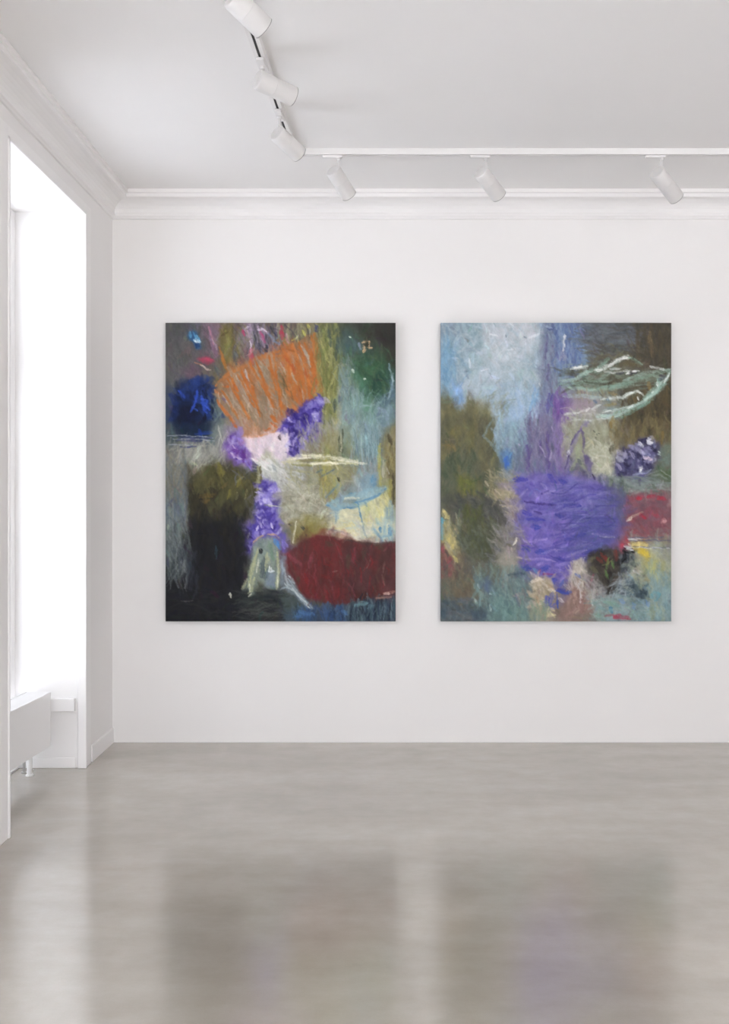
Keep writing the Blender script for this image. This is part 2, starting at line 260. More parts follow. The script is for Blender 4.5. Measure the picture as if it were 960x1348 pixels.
    c.sts('B', 'b8b0e4', 7, .85, [(300, 640), (350, 660)], [(70, 790), (90, 820)], [(260, 760), (310, 760)], [(290, 780), (300, 820)]); c.sts('B', '8a84cc', 9, .7, [(310, 620), (350, 690)], [(260, 650), (220, 720)]); c.sts('B', '2a2078', 6, .85, [(150, 800), (220, 790)], [(110, 760), (140, 800)], [(270, 720), (330, 730)])
    c.sts('D', 'a898d4', 6, .8, [(70, 120), (110, 90)], [(200, 110), (220, 190)], [(170, 130), (160, 180)], [(20, 50), (60, 70)], [(110, 150), (100, 210)]); c.sts('D', 'dcd4e8', 4, .8, [(50, 190), (70, 230)], [(190, 130), (210, 180)]); c.sts('D', '3c3278', 4, .8, [(70, 240), (110, 280)], [(130, 240), (150, 260)], [(80, 200), (150, 230)])
    c.st('C', [(952, 110), (958, 140)], 5, '281c24', .9)
    # ---- lower violet garland and bell
    for (x0, y0) in ((850, 520), (860, 570), (800, 660), (790, 690), (880, 690), (850, 740), (840, 790), (890, 780)):
        c.poly('C', [(x0-45, y0-30), (x0+10, y0-45), (x0+50, y0), (x0+20, y0+45), (x0-40, y0+30)], '5446ac', .8, 3, 5)
    c.hatch('C', (770, 500, 910, 827), 26, 60, 55, 6, '4c3c9c 6c5cc0 8c80d0 40308c 7a70c8 b4accc', .75, .9)
    c.clump('C', (770, 500, 910, 830), 50, 5.5, '44368e 5a4cac 382a7c 7a6ec4 9086d0 4e40a0 c0b8e4 2e2468', .85)
    c.hatch('C', (700, 560, 760, 820), 10, 88, 80, 5, '5c5a60 6c6a78', .4)
    c.poly('E', [(650, 60), (720, 50), (780, 0), (960, -30), (960, 110), (880, 110), (760, 120), (720, 190), (700, 280), (660, 250)], '5c4cb0', .8, 4, 6)
    c.hatch('E', (650, -30, 960, 280), 45, 60, 60, 6, '5444a8 7062c8 8c80d4 4030a0 a49cd8 6454b8', .8, .9, mask=1)
    c.clump('E', (650, -30, 960, 280), 80, 5.5, '44368e 5a4cac 382a7c 7a6ec4 9086d0 4e40a0 c0b8e4 2e2468', .85, 1)
    c.sts('E', 'd4cce8', 4, .85, [(790, 0), (800, 50)], [(700, 90), (690, 140)], [(880, 10), (890, 50)], [(770, 30), (760, 70)]); c.sts('C', 'c4bcdc', 4, .7, [(790, 540), (800, 570)], [(820, 640), (830, 670)], [(760, 780), (790, 800)])
    c.poly('F', [(0, 80), (40, 130), (75, 200), (60, 250), (20, 260), (0, 230)], '6254b8', .85, 4, 5); c.sts('F', '8c80d8', 4, .8, [(10, 150), (30, 220)], [(40, 170), (55, 210)])
    c.poly('D', [(0, 560), (60, 530), (220, 520), (360, 660), (420, 760), (300, 840), (0, 840)], 'a4a28e', .65, 8, 6)
    c.clump('D', (0, 540, 380, 820), 70, 5, 'b0ae98 8a8874 c8c4b0 9c9a86 78765e', .5)
    c.hatch('D', (0, 520, 400, 820), 70, 50, 70, 3, 'b4b29c 8e8c78 c4c0aa 9a9a88 a8a48c 807e68', .6, .9)
    c.hatch('D', (150, 20, 500, 270), 60, 80, 110, 5, '9c9c8c a8a894 8a8870 b0ae9c 868458', .5, .4)
    c.poly('D', [(350, 100), (480, 80), (480, 270), (350, 270)], '8c864c', .55, 8, 5); c.sts('D', '4a4e3c', 4, .8, [(515, 60), (515, 260)], [(490, 110), (490, 240)]); c.st('D', [(505, 90), (508, 240)], 2.5, 'b0ac90', .8); c.sts('D', '8c9068', 9, .5, [(570, 90), (570, 260)], [(600, 120), (590, 260)])
    c.hatch('D', (600, 30, 820, 330), 60, 88, 170, 4, '7a98a0 8caab0 6c8a94 98b0b0 84a0a8', .5, .1)
    c.hatch('D', (610, 130, 800, 330), 16, 90, 200, 2, '54707c a4b8b8', .5, .05)
    c.poly('D', [(850, 130), (930, 30), (960, 0), (960, 720), (930, 640), (890, 420), (860, 250)], '7c7450', .75, 6, 6)
    c.hatch('D', (850, 60, 955, 600), 50, 88, 150, 5, '8c8050 6e6440 a09868 5a5238 948c7c', .55, .15, mask=1); c.sts('D', 'b0a850', 6, .7, [(830, 180), (820, 400), (835, 520)], [(920, 480), (910, 620)]); c.sts('D', '443e2c', 6, .8, [(945, 420), (940, 680)], [(900, 100), (930, 180)]); c.sts('D', 'c4c0b4', 3, .7, [(860, 310), (860, 460)], [(880, 360), (900, 430)])
    # cream horizontal brush mark
    c.hatch('D', (60, 350, 560, 530), 50, 20, 100, 5, '8c8c70 a09c78 9a9a8c 7c7c5c aaa470', .5, .5)
    c.hatch('D', (340, 380, 460, 600), 18, 88, 150, 6, '9c9650 aca45c 8a8450', .55, .15)
    c.sts('D', 'e4e0c0', 7, .9, [(60, 300), (200, 285), (420, 292), (560, 310), (640, 318)], [(180, 275), (330, 280)]); c.sts('D', 'd4d0a4', 6, .85, [(120, 340), (300, 345), (480, 335), (640, 345)], [(20, 330), (160, 320)]); c.sts('D', 'f0ecd8', 3.5, .85, [(250, 345), (420, 335), (540, 345)], [(480, 320), (620, 330), (720, 345)], [(120, 300), (250, 290)])
    c.sts('D', '8c8a48', 3.5, .7, [(130, 320), (330, 315)], [(90, 350), (260, 358)]); c.sts('D', '5a6c78', 4, .7, [(330, 450), (400, 425), (450, 390)], [(300, 420), (350, 395)]); c.st('D', [(478, 465), (490, 485)], 5, '34362c', .9)
    # pale blue boat shape over cream
    c.poly('D', [(480, 740), (560, 690), (880, 570), (900, 840), (420, 840)], 'd0cca0', .8, 6, 5); c.poly('F', [(380, 70), (440, 0), (940, 0), (950, 160), (800, 180), (660, 150), (560, 120), (380, 100)], 'd2cea8', .8, 5, 5)
    c.hatch('D', (700, 640, 890, 827), 26, 84, 130, 6, 'd8d48c c8c68c e0dcb0 c0c4a0', .65, .15); c.hatch('D', (480, 720, 660, 827), 18, 10, 110, 6, 'dcd8b4 ccccb0 b8c4b4', .6, .3)
    c.hatch('F', (430, 10, 800, 150), 40, 10, 120, 6, 'd4d0a0 dcd490 c8cab0 e0dcc8 b8c8c4', .6, .4)
    c.poly('D', [(640, 470), (730, 430), (810, 430), (800, 520), (740, 560), (640, 580)], '82a4b8', .65, 6, 5); c.st('D', [(770, 450), (780, 530)], 10, '5a8cb0', .75)
    c.poly('D', [(380, 680), (480, 640), (600, 595), (720, 560), (890, 530), (870, 580), (740, 650), (620, 715), (520, 715), (430, 730)], '88a8b4', .8, 3, 3)
    c.sts('D', '84a8b8', 7, .8, [(385, 690), (480, 640), (600, 600), (720, 570), (870, 530)], [(480, 700), (600, 690), (720, 650), (880, 560)], [(400, 670), (450, 720), (520, 710)]); c.sts('D', '94b4bc', 7, .8, [(440, 670), (560, 620), (700, 590), (840, 550)], [(640, 620), (780, 600), (870, 545)])
    c.sts('D', '5a88ac', 3.5, .85, [(390, 690), (410, 700)], [(570, 598), (600, 592)], [(850, 560), (880, 550)], [(610, 665), (740, 645), (840, 590)], [(520, 712), (650, 700)], [(650, 690), (665, 770), (680, 827)], [(600, 640), (650, 680)]); c.sts('D', '8a9080', 8, .7, [(520, 660), (630, 650)]); c.st('D', [(535, 635), (650, 628)], 4, 'dcdcc4', .85)
    c.sts('D', '5c84a0', 4, .6, [(700, 660), (715, 700)], [(380, 620), (480, 520)]); c.sts('D', '7c9cb0', 9, .7, [(420, 760), (470, 740), (460, 827)], [(920, 660), (930, 827)], [(880, 700), (890, 827)])
    c.hatch('F', (800, 0, 950, 170), 26, 86, 90, 6, '8cb0bc 6a9cc0 a4c0c0 c8ccb0 9cb8bc', .65, .3); c.sts('F', '4a84b4', 7, .8, [(910, 60), (920, 110)], [(830, 50), (835, 80)]); c.sts('F', '8ca4ac', 4, .8, [(685, 0), (700, 90), (720, 130)], [(380, 60), (560, 100)])
    c.sts('F', 'e0dccc', 7, .85, [(380, 85), (500, 90), (680, 150), (820, 175)]); c.sts('F', 'c8b8a0', 4, .7, [(500, 110), (640, 150)])
    # olive patch above the red bowl
    c.poly('F', [(60, 20), (220, -40), (370, 20), (380, 120), (200, 140), (110, 190)], '847a3c', .75, 6, 6); c.poly('D', [(200, 780), (380, 790), (380, 840), (200, 840)], '86803e', .6, 6, 5)
    c.hatch('F', (60, 0, 370, 140), 40, 60, 70, 5, '8c8440 9c924c 746a30 aaa070 6a6238', .6, .6, mask=1); c.st('F', [(128, 0), (122, 80), (108, 180)], 3.2, 'd4d0b8', .85); c.sts('F', '3e4240', 3, .8, [(165, 40), (195, 70)], [(180, 30), (200, 50)], [(70, 15), (85, 30)], [(205, 100), (215, 110)])
    # ---- red bowl
    c.poly('F', [(60, 260), (130, 190), (240, 130), (330, 105), (480, 140), (640, 165), (780, 185), (960, 165), (960, 580), (820, 610), (660, 650), (520, 680), (420, 690), (330, 650), (220, 630), (150, 550), (80, 420), (50, 330)], '672e2e', .9, 2.5, 3)
    c.hatch('F', (100, 160, 950, 620), 170, 80, 110, 7, '6e2c2e 742a2c 5a3432 643c3a 78302f 54322f 6a383a', .45, .35, mask=1)
    c.hatch('F', (150, 420, 560, 660), 40, 84, 110, 8, '70262a 7a2628 622628 842a2c', .5, .25, mask=1); c.hatch('F', (560, 440, 900, 620), 40, 84, 100, 7, '56303a 4c2c30 603a3c 443034', .6, .3, mask=1)
    c.clump('F', (60, 120, 950, 680), 90, 11, '4e2a2a 5a3430 742628 7e2a2c 6a3c3c 523230 862428', .5, 1, 1.4, 85, 3)
    c.clump('F', (560, 180, 950, 620), 40, 11, '4a302e 54383a 604044 463028', .55, 1, 1.4, 85, 3)
    c.sts('F', '8e2428', 7, .7, [(480, 210), (510, 270)], [(200, 430), (230, 520)], [(340, 440), (420, 470)]); c.sts('F', '9c4458', 8, .7, [(270, 260), (240, 380)], [(620, 220), (610, 340)], [(70, 280), (170, 350)]); c.sts('F', '4c4a38', 9, .7, [(570, 280), (560, 380)], [(690, 220), (690, 300)], [(380, 170), (420, 190)], [(150, 460), (140, 520)], [(800, 200), (860, 230)])
    c.sts('F', '9c7474', 3, .6, [(840, 440), (870, 520)], [(760, 300), (720, 380)], [(870, 330), (850, 420)], [(430, 420), (470, 410)]); c.sts('F', '602428', 5, .8, [(60, 270), (80, 410), (150, 540), (230, 630)]); c.st('F', [(540, 150), (780, 190), (950, 170)], 4, '48403c', .7)
    c.poly('F', [(40, 265), (70, 255), (170, 340), (180, 380), (110, 340)], '9c4452', .7, 3, 3)
    c.poly('F', [(60, 260), (130, 190), (330, 110), (640, 168), (960, 168), (960, 580), (660, 645), (420, 685), (220, 625), (80, 420)], '4c2a2a', .32, 6, 4, .5, (9, 16))
    c.hatch('F', (100, 160, 950, 640), 40, 82, 90, 4, '8a2428 4a2a2c 7a4048 5c4038', .6, .25, .5, 1)
    # under the bowl: blue drips, green ground
    c.poly('F', [(0, 590), (130, 600), (300, 660), (430, 700), (600, 670), (820, 640), (960, 600), (960, 830), (0, 830)], '3c4c5c', .75, 6, 5)
    c.poly('F', [(0, 570), (120, 590), (250, 720), (120, 760), (0, 740)], '48524a', .75, 6, 5); c.poly('F', [(200, 640), (340, 660), (420, 700), (260, 700)], '4e5044', .7, 5, 4)
    c.hatch('F', (100, 710, 560, 820), 60, 86, 70, 6, '3a5a8c 2c4470 5078a0 24344c 40608c 32405c', .65, .2); c.hatch('F', (560, 680, 955, 825), 80, 89, 110, 4, '1c2434 28344c 6c8088 48606c 141a24 5c7078 30404c', .7, .08)
    c.sts('F', '4a74a8', 9, .7, [(150, 750), (280, 770)], [(130, 780), (200, 770)], [(520, 740), (550, 770)]); c.sts('F', '6c98a0', 8, .7, [(620, 690), (720, 680)], [(730, 720), (770, 700)]); c.sts('F', 'b08474', 5, .8, [(860, 595), (950, 585)], [(800, 630), (920, 625)]); c.st('F', [(870, 598), (910, 602)], 3, 'd4b4a8', .8)
    # ---- lower left dark ground and bell shape
    c.poly('E', [(190, -20), (650, -20), (700, 270), (690, 430), (630, 530), (700, 630), (880, 560), (960, 640), (960, 830), (0, 830), (0, 400), (90, 480), (150, 330)], '1d1d20', .85, 8, 8)
    c.hatch('E', (200, 0, 640, 820), 120, 86, 140, 8, '1a1a1c 222224 181a20 26241e 1e1e28 141416', .55, .2); c.hatch('E', (10, 560, 940, 820), 60, 4, 160, 7, '1c1e22 24262a 181a1e 2c302e 1e1e2a', .5, .2)
    c.hatch('E', (10, 0, 180, 460), 60, 88, 170, 5, '66706e 7a8284 50585c 5e6862 8a9090 444c50', .55, .1); c.hatch('E', (100, 250, 260, 560), 20, 95, 130, 6, '3c444c 303640 2a2c3c', .5, .15)
    c.hatch('E', (640, 560, 950, 720), 26, 170, 110, 7, '2c3634 343e38 3c4440 283034', .6, .2); c.hatch('E', (640, 700, 950, 800), 20, 175, 140, 4, '4c504c 5a5c58 34383a', .5, .1)
    c.sts('E', '2c4c58', 5, .7, [(420, 200), (425, 300)]); c.st('E', [(540, 600), (545, 630)], 4, 'c8ccb8', .95); c.sts('E', '5c5c5a', 2.2, .7, [(130, 655), (230, 660)]); c.st('E', [(20, 60), (25, 20)], 3, '98a890', .7)
    c.poly('E', [(720, 190), (780, 130), (850, 115), (910, 140), (940, 220), (950, 330), (950, 560), (920, 565), (830, 540), (770, 490), (740, 600), (700, 620), (690, 560), (640, 560), (690, 450), (720, 310)], '7e8c82', .85, 3, 4)
    c.hatch('E', (720, 140, 940, 320), 36, 86, 100, 6, '8c9a8c 74847c 9aa694 6a7a78 84948e', .6, .2, mask=1); c.sts('E', '4c5a60', 9, .85, [(820, 300), (800, 460)], [(850, 360), (830, 480)]); c.poly('E', [(840, 410), (920, 420), (925, 540), (830, 530)], '78889c', .8, 4, 3)
    c.sts('E', 'aaae88', 6, .9, [(770, 220), (720, 420), (690, 540)], [(745, 280), (700, 450)], [(850, 260), (840, 400)], [(930, 250), (945, 400), (925, 560)], [(680, 480), (640, 550)], [(740, 470), (720, 570), (690, 590)]); c.sts('E', 'd4d6bc', 3, .85, [(775, 300), (760, 420)], [(700, 520), (700, 580)], [(710, 600), (700, 620)], [(940, 350), (930, 540)]); c.st('E', [(860, 410), (900, 405)], 5, 'd4dce4', .9); c.sts('E', 'e4ece8', 2.2, .85, [(865, 370), (862, 410)], [(885, 380), (885, 410)])
    c.sts('E', 'c09c78', 3, .85, [(725, 185), (770, 130), (820, 115)], [(850, 100), (920, 110), (950, 130)]); c.st('E', [(785, 235), (805, 250)], 5, '14161a', .95); c.sts('E', '4a84cc', 7, .85, [(910, 140), (940, 210)], [(930, 160), (955, 230)]); c.sts('E', '6a8870', 8, .6, [(870, 170), (900, 310)])
    c.poly('F', [(0, 280), (40, 300), (50, 420), (110, 500), (150, 570), (270, 720), (230, 720), (120, 610), (0, 540)], '7c8c98', .8, 3, 3)
    c.sts('F', 'c0ccd0', 3, .8, [(20, 380), (60, 510), (160, 620), (250, 715)], [(70, 450), (120, 510)], [(30, 510), (130, 590), (235, 710)]); c.sts('F', '98a8b0', 3, .8, [(60, 470), (140, 580), (265, 710)], [(0, 560), (60, 540)]); c.sts('F', '8a98ac', 6, .7, [(10, 320), (20, 440)])
    c.sts('C', '8a9a60', 1.6, .6, [(820, 690), (960, 700)]); c.sts('C', 'd4d4c4', 1.6, .8, [(860, 680), (960, 700)])
    c.texture(500, 82, 30, 11, 3, .10, .45, 15)
    return c.finish()
def paint_right(S):
    c = Canvas(S, 6)
    c.base({
    'A': '879baa 8ca5b2 b2bec8 c3c8d0 bec3ca 8296af  82a0b4 91aab6 b4c3cb b9c6ce b2c0c8 8296aa  7da0b9 9bb2be afc0cb aabec8 a5b9c1 808ca5  82a5c8 a5b4c3 aabecd a5bccd 9bb2be 7882a0  7d785a 82785a 8c9182 9bb4cd 8ca8be 736e9b',
    'B': '697da5 5a698c 5f6973 555858 4b4844 44413a  7882a5 697387 62625f 58584e 585048 554b3a  788ca0 78877d 788073 78786e 645f55 554e3e  828c9b 8c8a87 78877d 69695f 6e6955 4e4837  786496 a0949b 969b96 828c82 50483a 554b37',
    'C': '7d734b 766e4b 696955 7d9baf 7891a5 736991  73694e 696952 626452 698296 6e7387 6e5f91  50584b 646248 5f6250 7d878c 696e96 6c62a5  5f6255 69693c 6e6c55 968e78 6e69af 6e64b4  6e6e64 55554b 52524e 7d7678 695caa 735fb4',
    'D': '7d7891 9b9b87 96967d 76705a 6c6246 695f41  786e96 969b87 aaac96 6e6c6e 5f5a7d 645f55  695fa0 73737d a5a891 646482 696496 646e5f  6e69af 645fa5 5f5f82 696e73 876469 786964  6e5faf 5f5fa5 5a5f9b 69556e 824b55 7d4850',
    'E': '87825f 55584b 4e5044 7d7876 7364a0 735ab4  826e55 5c5f52 55584b 78766e 6e5f9b 6e5ab4  6e5a50 5f5f55 5f6258 828478 646996 7364af  646458 696455 5f6e73 697d7a 697373 96876e  4b555a 555858 55696e 648282 6e827d 968c7d',
    'F': '735fb4 5f5aa5 5f5fa0 735a82 87555c 7d6969  695aaf 5a55a5 504b78 6e4650 968c78 969b91  826eaa 828076 413e37 555555 96916e 919b87  786982 7d695f 55555a 555f69 5f7378 7d969b  8c7369 877369 7d918c 78878c 7d9196 789196'})
    c.texture(900, 80, 30, 16, 6, .09, .5, 9)
    # ---- pale blue sky field
    c.poly('A', [(380, 60), (520, 40), (850, 60), (820, 200), (620, 300), (480, 360), (400, 300), (430, 160)], 'c8ced6', .6, 9, 9)
    c.poly('A', [(140, 480), (260, 430), (480, 330), (540, 420), (360, 520), (200, 560)], 'bccad4', .5, 8, 8)
    c.hatch('A', (20, 20, 850, 640), 170, 80, 130, 6, 'a8bac6 b8c6ce 9cb4c0 c6ced4 a0b8c8 b0c0c6 90acba', .4, .8)
    c.hatch('A', (10, 100, 110, 560), 26, 88, 180, 7, '74a0c4 84acc8 92b0c0 6a98bc', .55, .1); c.sts('A', '5e90b8', 10, .7, [(40, 370), (40, 520)], [(90, 210), (95, 270)]); c.hatch('A', (90, 540, 200, 700), 14, 85, 110, 9, '84aede 9ab8dc 7aa0d0', .7, .2)
    c.hatch('A', (400, 560, 800, 827), 50, 80, 130, 8, 'a0bedc 90b0d4 b0c6d8 9cb8cc', .5, .3); c.sts('A', '70a8d8', 6, .6, [(790, 540), (740, 760)], [(820, 540), (780, 700)])
    c.sts('A', '7c98a4', 8, .5, [(360, 160), (250, 230)], [(90, 130), (80, 260)], [(210, 370), (240, 400)]); c.sts('A', 'e0e4e8', 3, .7, [(410, 90), (470, 110)], [(720, 130), (820, 90)], [(550, 225), (620, 220)], [(240, 300), (245, 370)], [(340, 400), (400, 380)], [(820, 500), (830, 530)]); c.sts('A', '54687c', 3, .6, [(540, 100), (545, 120)], [(700, 115), (715, 130)], [(210, 400), (220, 405)])
    # violet-blue column
    c.poly('A', [(880, 0), (960, 0), (960, 840), (840, 840), (820, 640), (870, 300)], '7888a4', .5, 9, 8)
    c.hatch('A', (850, 20, 960, 827), 55, 88, 150, 6, '6c7c98 8494a8 5f6a8c 76708c 8e9cb0', .5, .15); c.hatch('B', (0, 20, 230, 400), 60, 86, 150, 7, '6480b0 7894bc 5468a0 8ca0bc 4c5c94', .55, .15)
    c.sts('A', '5c4a80', 4, .6, [(890, 90), (870, 300)], [(900, 350), (890, 480)], [(930, 190), (935, 200)]); c.sts('A', '54489c', 9, .7, [(910, 590), (890, 740)], [(930, 600), (940, 700)]); c.sts('A', '3c4a84', 7, .65, [(930, 20), (958, 100)], [(890, 40), (930, 50)]); c.st('A', [(880, 30), (925, 40)], 3, 'b4c4dc', .7); c.sts('A', '9868a8', 6, .65, [(945, 700), (950, 827)], [(950, 620), (955, 700)])
    c.sts('B', 'e4e4e4', 4, .85, [(70, 100), (65, 160), (60, 230)], [(75, 100), (78, 130)]); c.sts('B', 'b0a8b0', 7, .5, [(60, 230), (30, 310)], [(80, 270), (60, 310)]); c.hatch('B', (0, 600, 90, 827), 24, 88, 120, 7, '7a4c98 6a54a0 8460a8 5c4890', .65, .15)
    # ---- dark olive corner
    c.poly('B', [(280, 0), (960, 0), (960, 360), (900, 370), (760, 330), (520, 250), (300, 220), (240, 100)], '54524c', .6, 12, 9)
    c.hatch('B', (230, 30, 720, 230), 80, 5, 170, 6, '646c78 505458 747c88 5c5c5c 6c7684 4a4a48', .5, .15); c.hatch('B', (680, 10, 955, 360), 70, 88, 170, 8, '3e3c36 4c463a 5c523c 46423c 54493a', .55, .12); c.st('B', [(780, 80), (795, 280)], 6, '7c6c4a', .7)
    c.poly('B', [(560, 830), (700, 690), (860, 560), (960, 440), (960, 840)], '504836', .75, 8, 6); c.hatch('B', (560, 560, 955, 827), 80, 88, 150, 7, '463e2e 5a5038 6a5a38 3c3830 564c3a', .55, .12)
    c.hatch('B', (240, 210, 720, 560), 70, 8, 130, 6, '5c5646 6e664c 7c7454 4c4a40 646054', .55, .25)
    # ---- white-green shells
    c.hatch('B', (80, 360, 880, 560), 40, -6, 190, 4, '8aa494 9cb4a6 7a9488 56584a 4e4c3e 6c8478', .5, .12)
    c.clump('B', (120, 380, 860, 540), 50, 8, '5c5c48 6c7464 84a090 4e4c3c 5a5440 98b0a2', .6, None, 3.2, -8)
    c.sts('B', '86a896', 8, .75, [(110, 530), (320, 545), (560, 520), (760, 440), (950, 390)], [(30, 510), (200, 500), (420, 490)], [(420, 320), (340, 380), (200, 440)], [(320, 560), (440, 540), (620, 490)])
    c.sts('B', 'a2c0b2', 6, .8, [(560, 480), (760, 410), (955, 385)], [(50, 480), (160, 470), (260, 400)], [(100, 540), (330, 560)], [(180, 450), (300, 400)])
    c.sts('B', 'd4dcd4', 8, .9, [(460, 340), (520, 310), (600, 280)], [(320, 395), (400, 375), (470, 350)], [(120, 380), (220, 370), (260, 365)]); c.sts('B', 'eef0ec', 4, .9, [(490, 320), (560, 290), (615, 290)], [(440, 360), (480, 330)], [(330, 400), (380, 385)], [(150, 375), (210, 368)], [(590, 298), (612, 294)])
    c.poly('B', [(490, 360), (560, 320), (610, 305), (670, 340), (690, 350), (600, 370), (540, 380)], '625a40', .85, 3, 3); c.sts('B', '7c9c88', 6, .8, [(610, 285), (660, 310), (720, 350)], [(440, 290), (400, 340)])
    c.sts('B', 'd0d4d0', 4, .85, [(400, 400), (470, 415), (560, 405), (690, 400)], [(450, 385), (540, 380)], [(780, 360), (900, 385)]); c.sts('B', '3c3e48', 5, .85, [(600, 420), (670, 408)], [(500, 425), (560, 420)], [(620, 425), (640, 422)]); c.sts('B', 'f2f2f0', 3.5, .95, [(590, 430), (615, 420)], [(640, 405), (660, 400)])
    c.sts('B', '46463a', 4, .6, [(230, 490), (340, 510), (460, 500)], [(130, 390), (160, 420)], [(280, 420), (360, 430)]); c.sts('B', '565040', 9, .6, [(640, 500), (740, 480)], [(560, 580), (660, 530)])
    c.hatch('B', (140, 570, 520, 630), 24, 84, 60, 4, 'a09c7c b0a888 8a8468', .55, .15); c.sts('B', '9a7c48', 7, .6, [(440, 580), (500, 590)], [(770, 500), (790, 560)])
    c.sts('B', 'a4b8bc', 7, .75, [(60, 610), (240, 610), (400, 625)], [(20, 480), (70, 470)]); c.sts('B', 'd2dcd6', 6, .9, [(370, 640), (480, 625), (560, 620), (640, 580), (690, 570), (730, 610)], [(560, 605), (640, 580)]); c.sts('B', '52708c', 6, .7, [(310, 650), (340, 665)], [(420, 635), (440, 640)]); c.sts('B', 'e8eeea', 3, .85, [(620, 580), (680, 570), (720, 600)], [(680, 620), (690, 640)])
    c.sts('B', '92b8aa', 12, .88, [(950, 410), (890, 510), (800, 600), (700, 680), (600, 730), (480, 775), (340, 780)], [(860, 470), (830, 560), (740, 630)]); c.sts('B', 'bcd4cc', 5, .85, [(890, 480), (820, 580), (720, 660), (600, 715)], [(400, 730), (480, 730), (640, 690)], [(330, 775), (500, 770), (620, 720)]); c.sts('B', 'e8f0ec', 3, .9, [(950, 415), (900, 500)], [(840, 490), (850, 520)], [(590, 710), (650, 680)], [(800, 580), (815, 565)], [(390, 745), (460, 730)])
    c.sts('B', '484e5c', 8, .75, [(870, 440), (910, 440)], [(860, 460), (880, 470)]); c.sts('B', '6c9484', 5, .7, [(540, 790), (660, 730), (780, 650)])
    c.poly('B', [(90, 650), (280, 640), (300, 720), (200, 740), (90, 740)], 'a890a4', .6, 7, 5); c.hatch('B', (80, 730, 340, 827), 40, 20, 80, 5, 'b0b0ac a4a49c 989c98 bcbab0', .55, .5); c.sts('B', 'f0f0f0', 4, .9, [(180, 750), (240, 730), (275, 715)]); c.sts('B', 'd4dad8', 4, .8, [(70, 760), (180, 750)], [(300, 715), (370, 680)], [(130, 810), (300, 810), (480, 790)]); c.sts('B', 'a08c50', 6, .6, [(400, 690), (500, 670)], [(460, 820), (500, 815)])
    # ---- olive bush
    bm = [(a/3.158, b/3.158) for a, b in [(0,300),(25,300),(40,370),(80,350),(105,335),(150,350),(200,370),(215,420),(235,480),(245,560),(240,640),(215,700),(255,780),(290,850),(280,910),(210,990),(130,990),(80,960),(20,780),(0,760)]]
    c.hatch('A', (300, 600, 560, 827), 30, 120, 90, 5, '8a8a70 94a0a0 a0a890 7c8064', .45, .4)
    c.poly('A', [(0, 600), (60, 640), (100, 740), (150, 730), (240, 620), (270, 690), (370, 700), (440, 790), (440, 840), (0, 840)], '7c744c', .8, 5, 6)
    c.poly('C', [(0, -10), (430, -10), (450, 80), (480, 180), (490, 320), (500, 440), (440, 520), (420, 640), (540, 740), (560, 840), (0, 840)], '66684e', .55, 10, 9)
    c.hatch('A', (10, 640, 430, 827), 60, 100, 90, 6, '827850 6c6648 908664 5a5846 787050', .6, .4, mask=1); c.hatch('C', (10, 0, 440, 400), 130, 92, 110, 7, '6e684c 5e5c4a 7a724c 545644 6a6a54 4a4e42', .5, .3, mask=bm)
    c.poly('C', [(50, 30), (190, 10), (230, 60), (150, 120), (60, 110)], '8c7c3c', .6, 7, 6); c.clump('A', (0, 580, 480, 1900), 120, 11, '6c6848 7a7248 5c5e4a 827848 50563e 666450 4c5242 8a7e50', .5, bm, 1.7, 88, 3)
    c.sts('C', '8c7444', 10, .55, [(30, 190), (120, 230)], [(40, 160), (110, 210)])
    c.poly('C', [(10, 330), (120, 300), (130, 470), (40, 480)], '46543e', .6, 8, 6); c.hatch('C', (10, 260, 300, 560), 40, 95, 100, 6, '4e5c48 5e6450 40503c 6c6c58', .5, .3, mask=bm)
    c.poly('C', [(140, 440), (230, 430), (280, 520), (260, 640), (190, 600), (150, 540)], '6c7030', .65, 6, 6); c.sts('C', '7c8034', 6, .6, [(190, 480), (250, 510)], [(200, 560), (240, 640)], [(160, 450), (170, 520)])
    c.poly('C', [(330, 430), (400, 480), (440, 580), (380, 600), (330, 520)], '4a5244', .6, 7, 6); c.poly('C', [(0, 600), (160, 620), (330, 660), (500, 680), (560, 840), (180, 840), (60, 760)], '4c4c4a', .65, 9, 7)
    c.hatch('C', (120, 620, 540, 827), 70, 50, 90, 7, '464648 5a5a54 4e5646 6a6860 3e4240', .5, .5, mask=bm); c.hatch('C', (200, 720, 340, 827), 16, 85, 90, 7, '5e6438 545a34', .6, .3)
    c.hatch('C', (380, 420, 640, 640), 70, 45, 80, 4, '9c926c ac9c78 8a8464 b4a888 7c7a60', .6, .5); c.poly('C', [(470, 560), (560, 500), (640, 560), (630, 660), (520, 670)], 'a89c80', .5, 7, 5)
    c.sts('C', 'd8c890', 3, .85, [(510, 700), (620, 690)], [(550, 710), (632, 685)]); c.sts('C', 'c8b89c', 3, .75, [(530, 530), (580, 590)], [(450, 560), (500, 600)], [(540, 740), (620, 820)], [(590, 640), (630, 560)], [(370, 480), (400, 530)])
    c.hatch('C', (540, 660, 720, 827), 36, 50, 90, 5, '9c9098 b0a4a4 8a8490 a49890', .55, .3)
    # blue gully and grey violets
    c.hatch('C', (450, 0, 800, 240), 60, 86, 140, 8, '8cb0c8 9cbccc 7ca0bc 84a4b0 a4bcc8', .5, .15); c.hatch('C', (560, 120, 860, 420), 60, 80, 130, 6, '748c9c 8096a0 6c7c90 7a7ca4 5e7084', .5, .25)
    c.poly('C', [(500, 260), (540, 220), (600, 270), (575, 380), (545, 410), (510, 340)], '5080c0', .7, 5, 4); c.sts('C', '3c6cd0', 7, .85, [(535, 310), (545, 380)], [(545, 290), (560, 350)]); c.sts('C', '385c98', 8, .6, [(570, 260), (580, 330)]); c.st('C', [(520, 400), (590, 480)], 9, '94a0a4', .7)
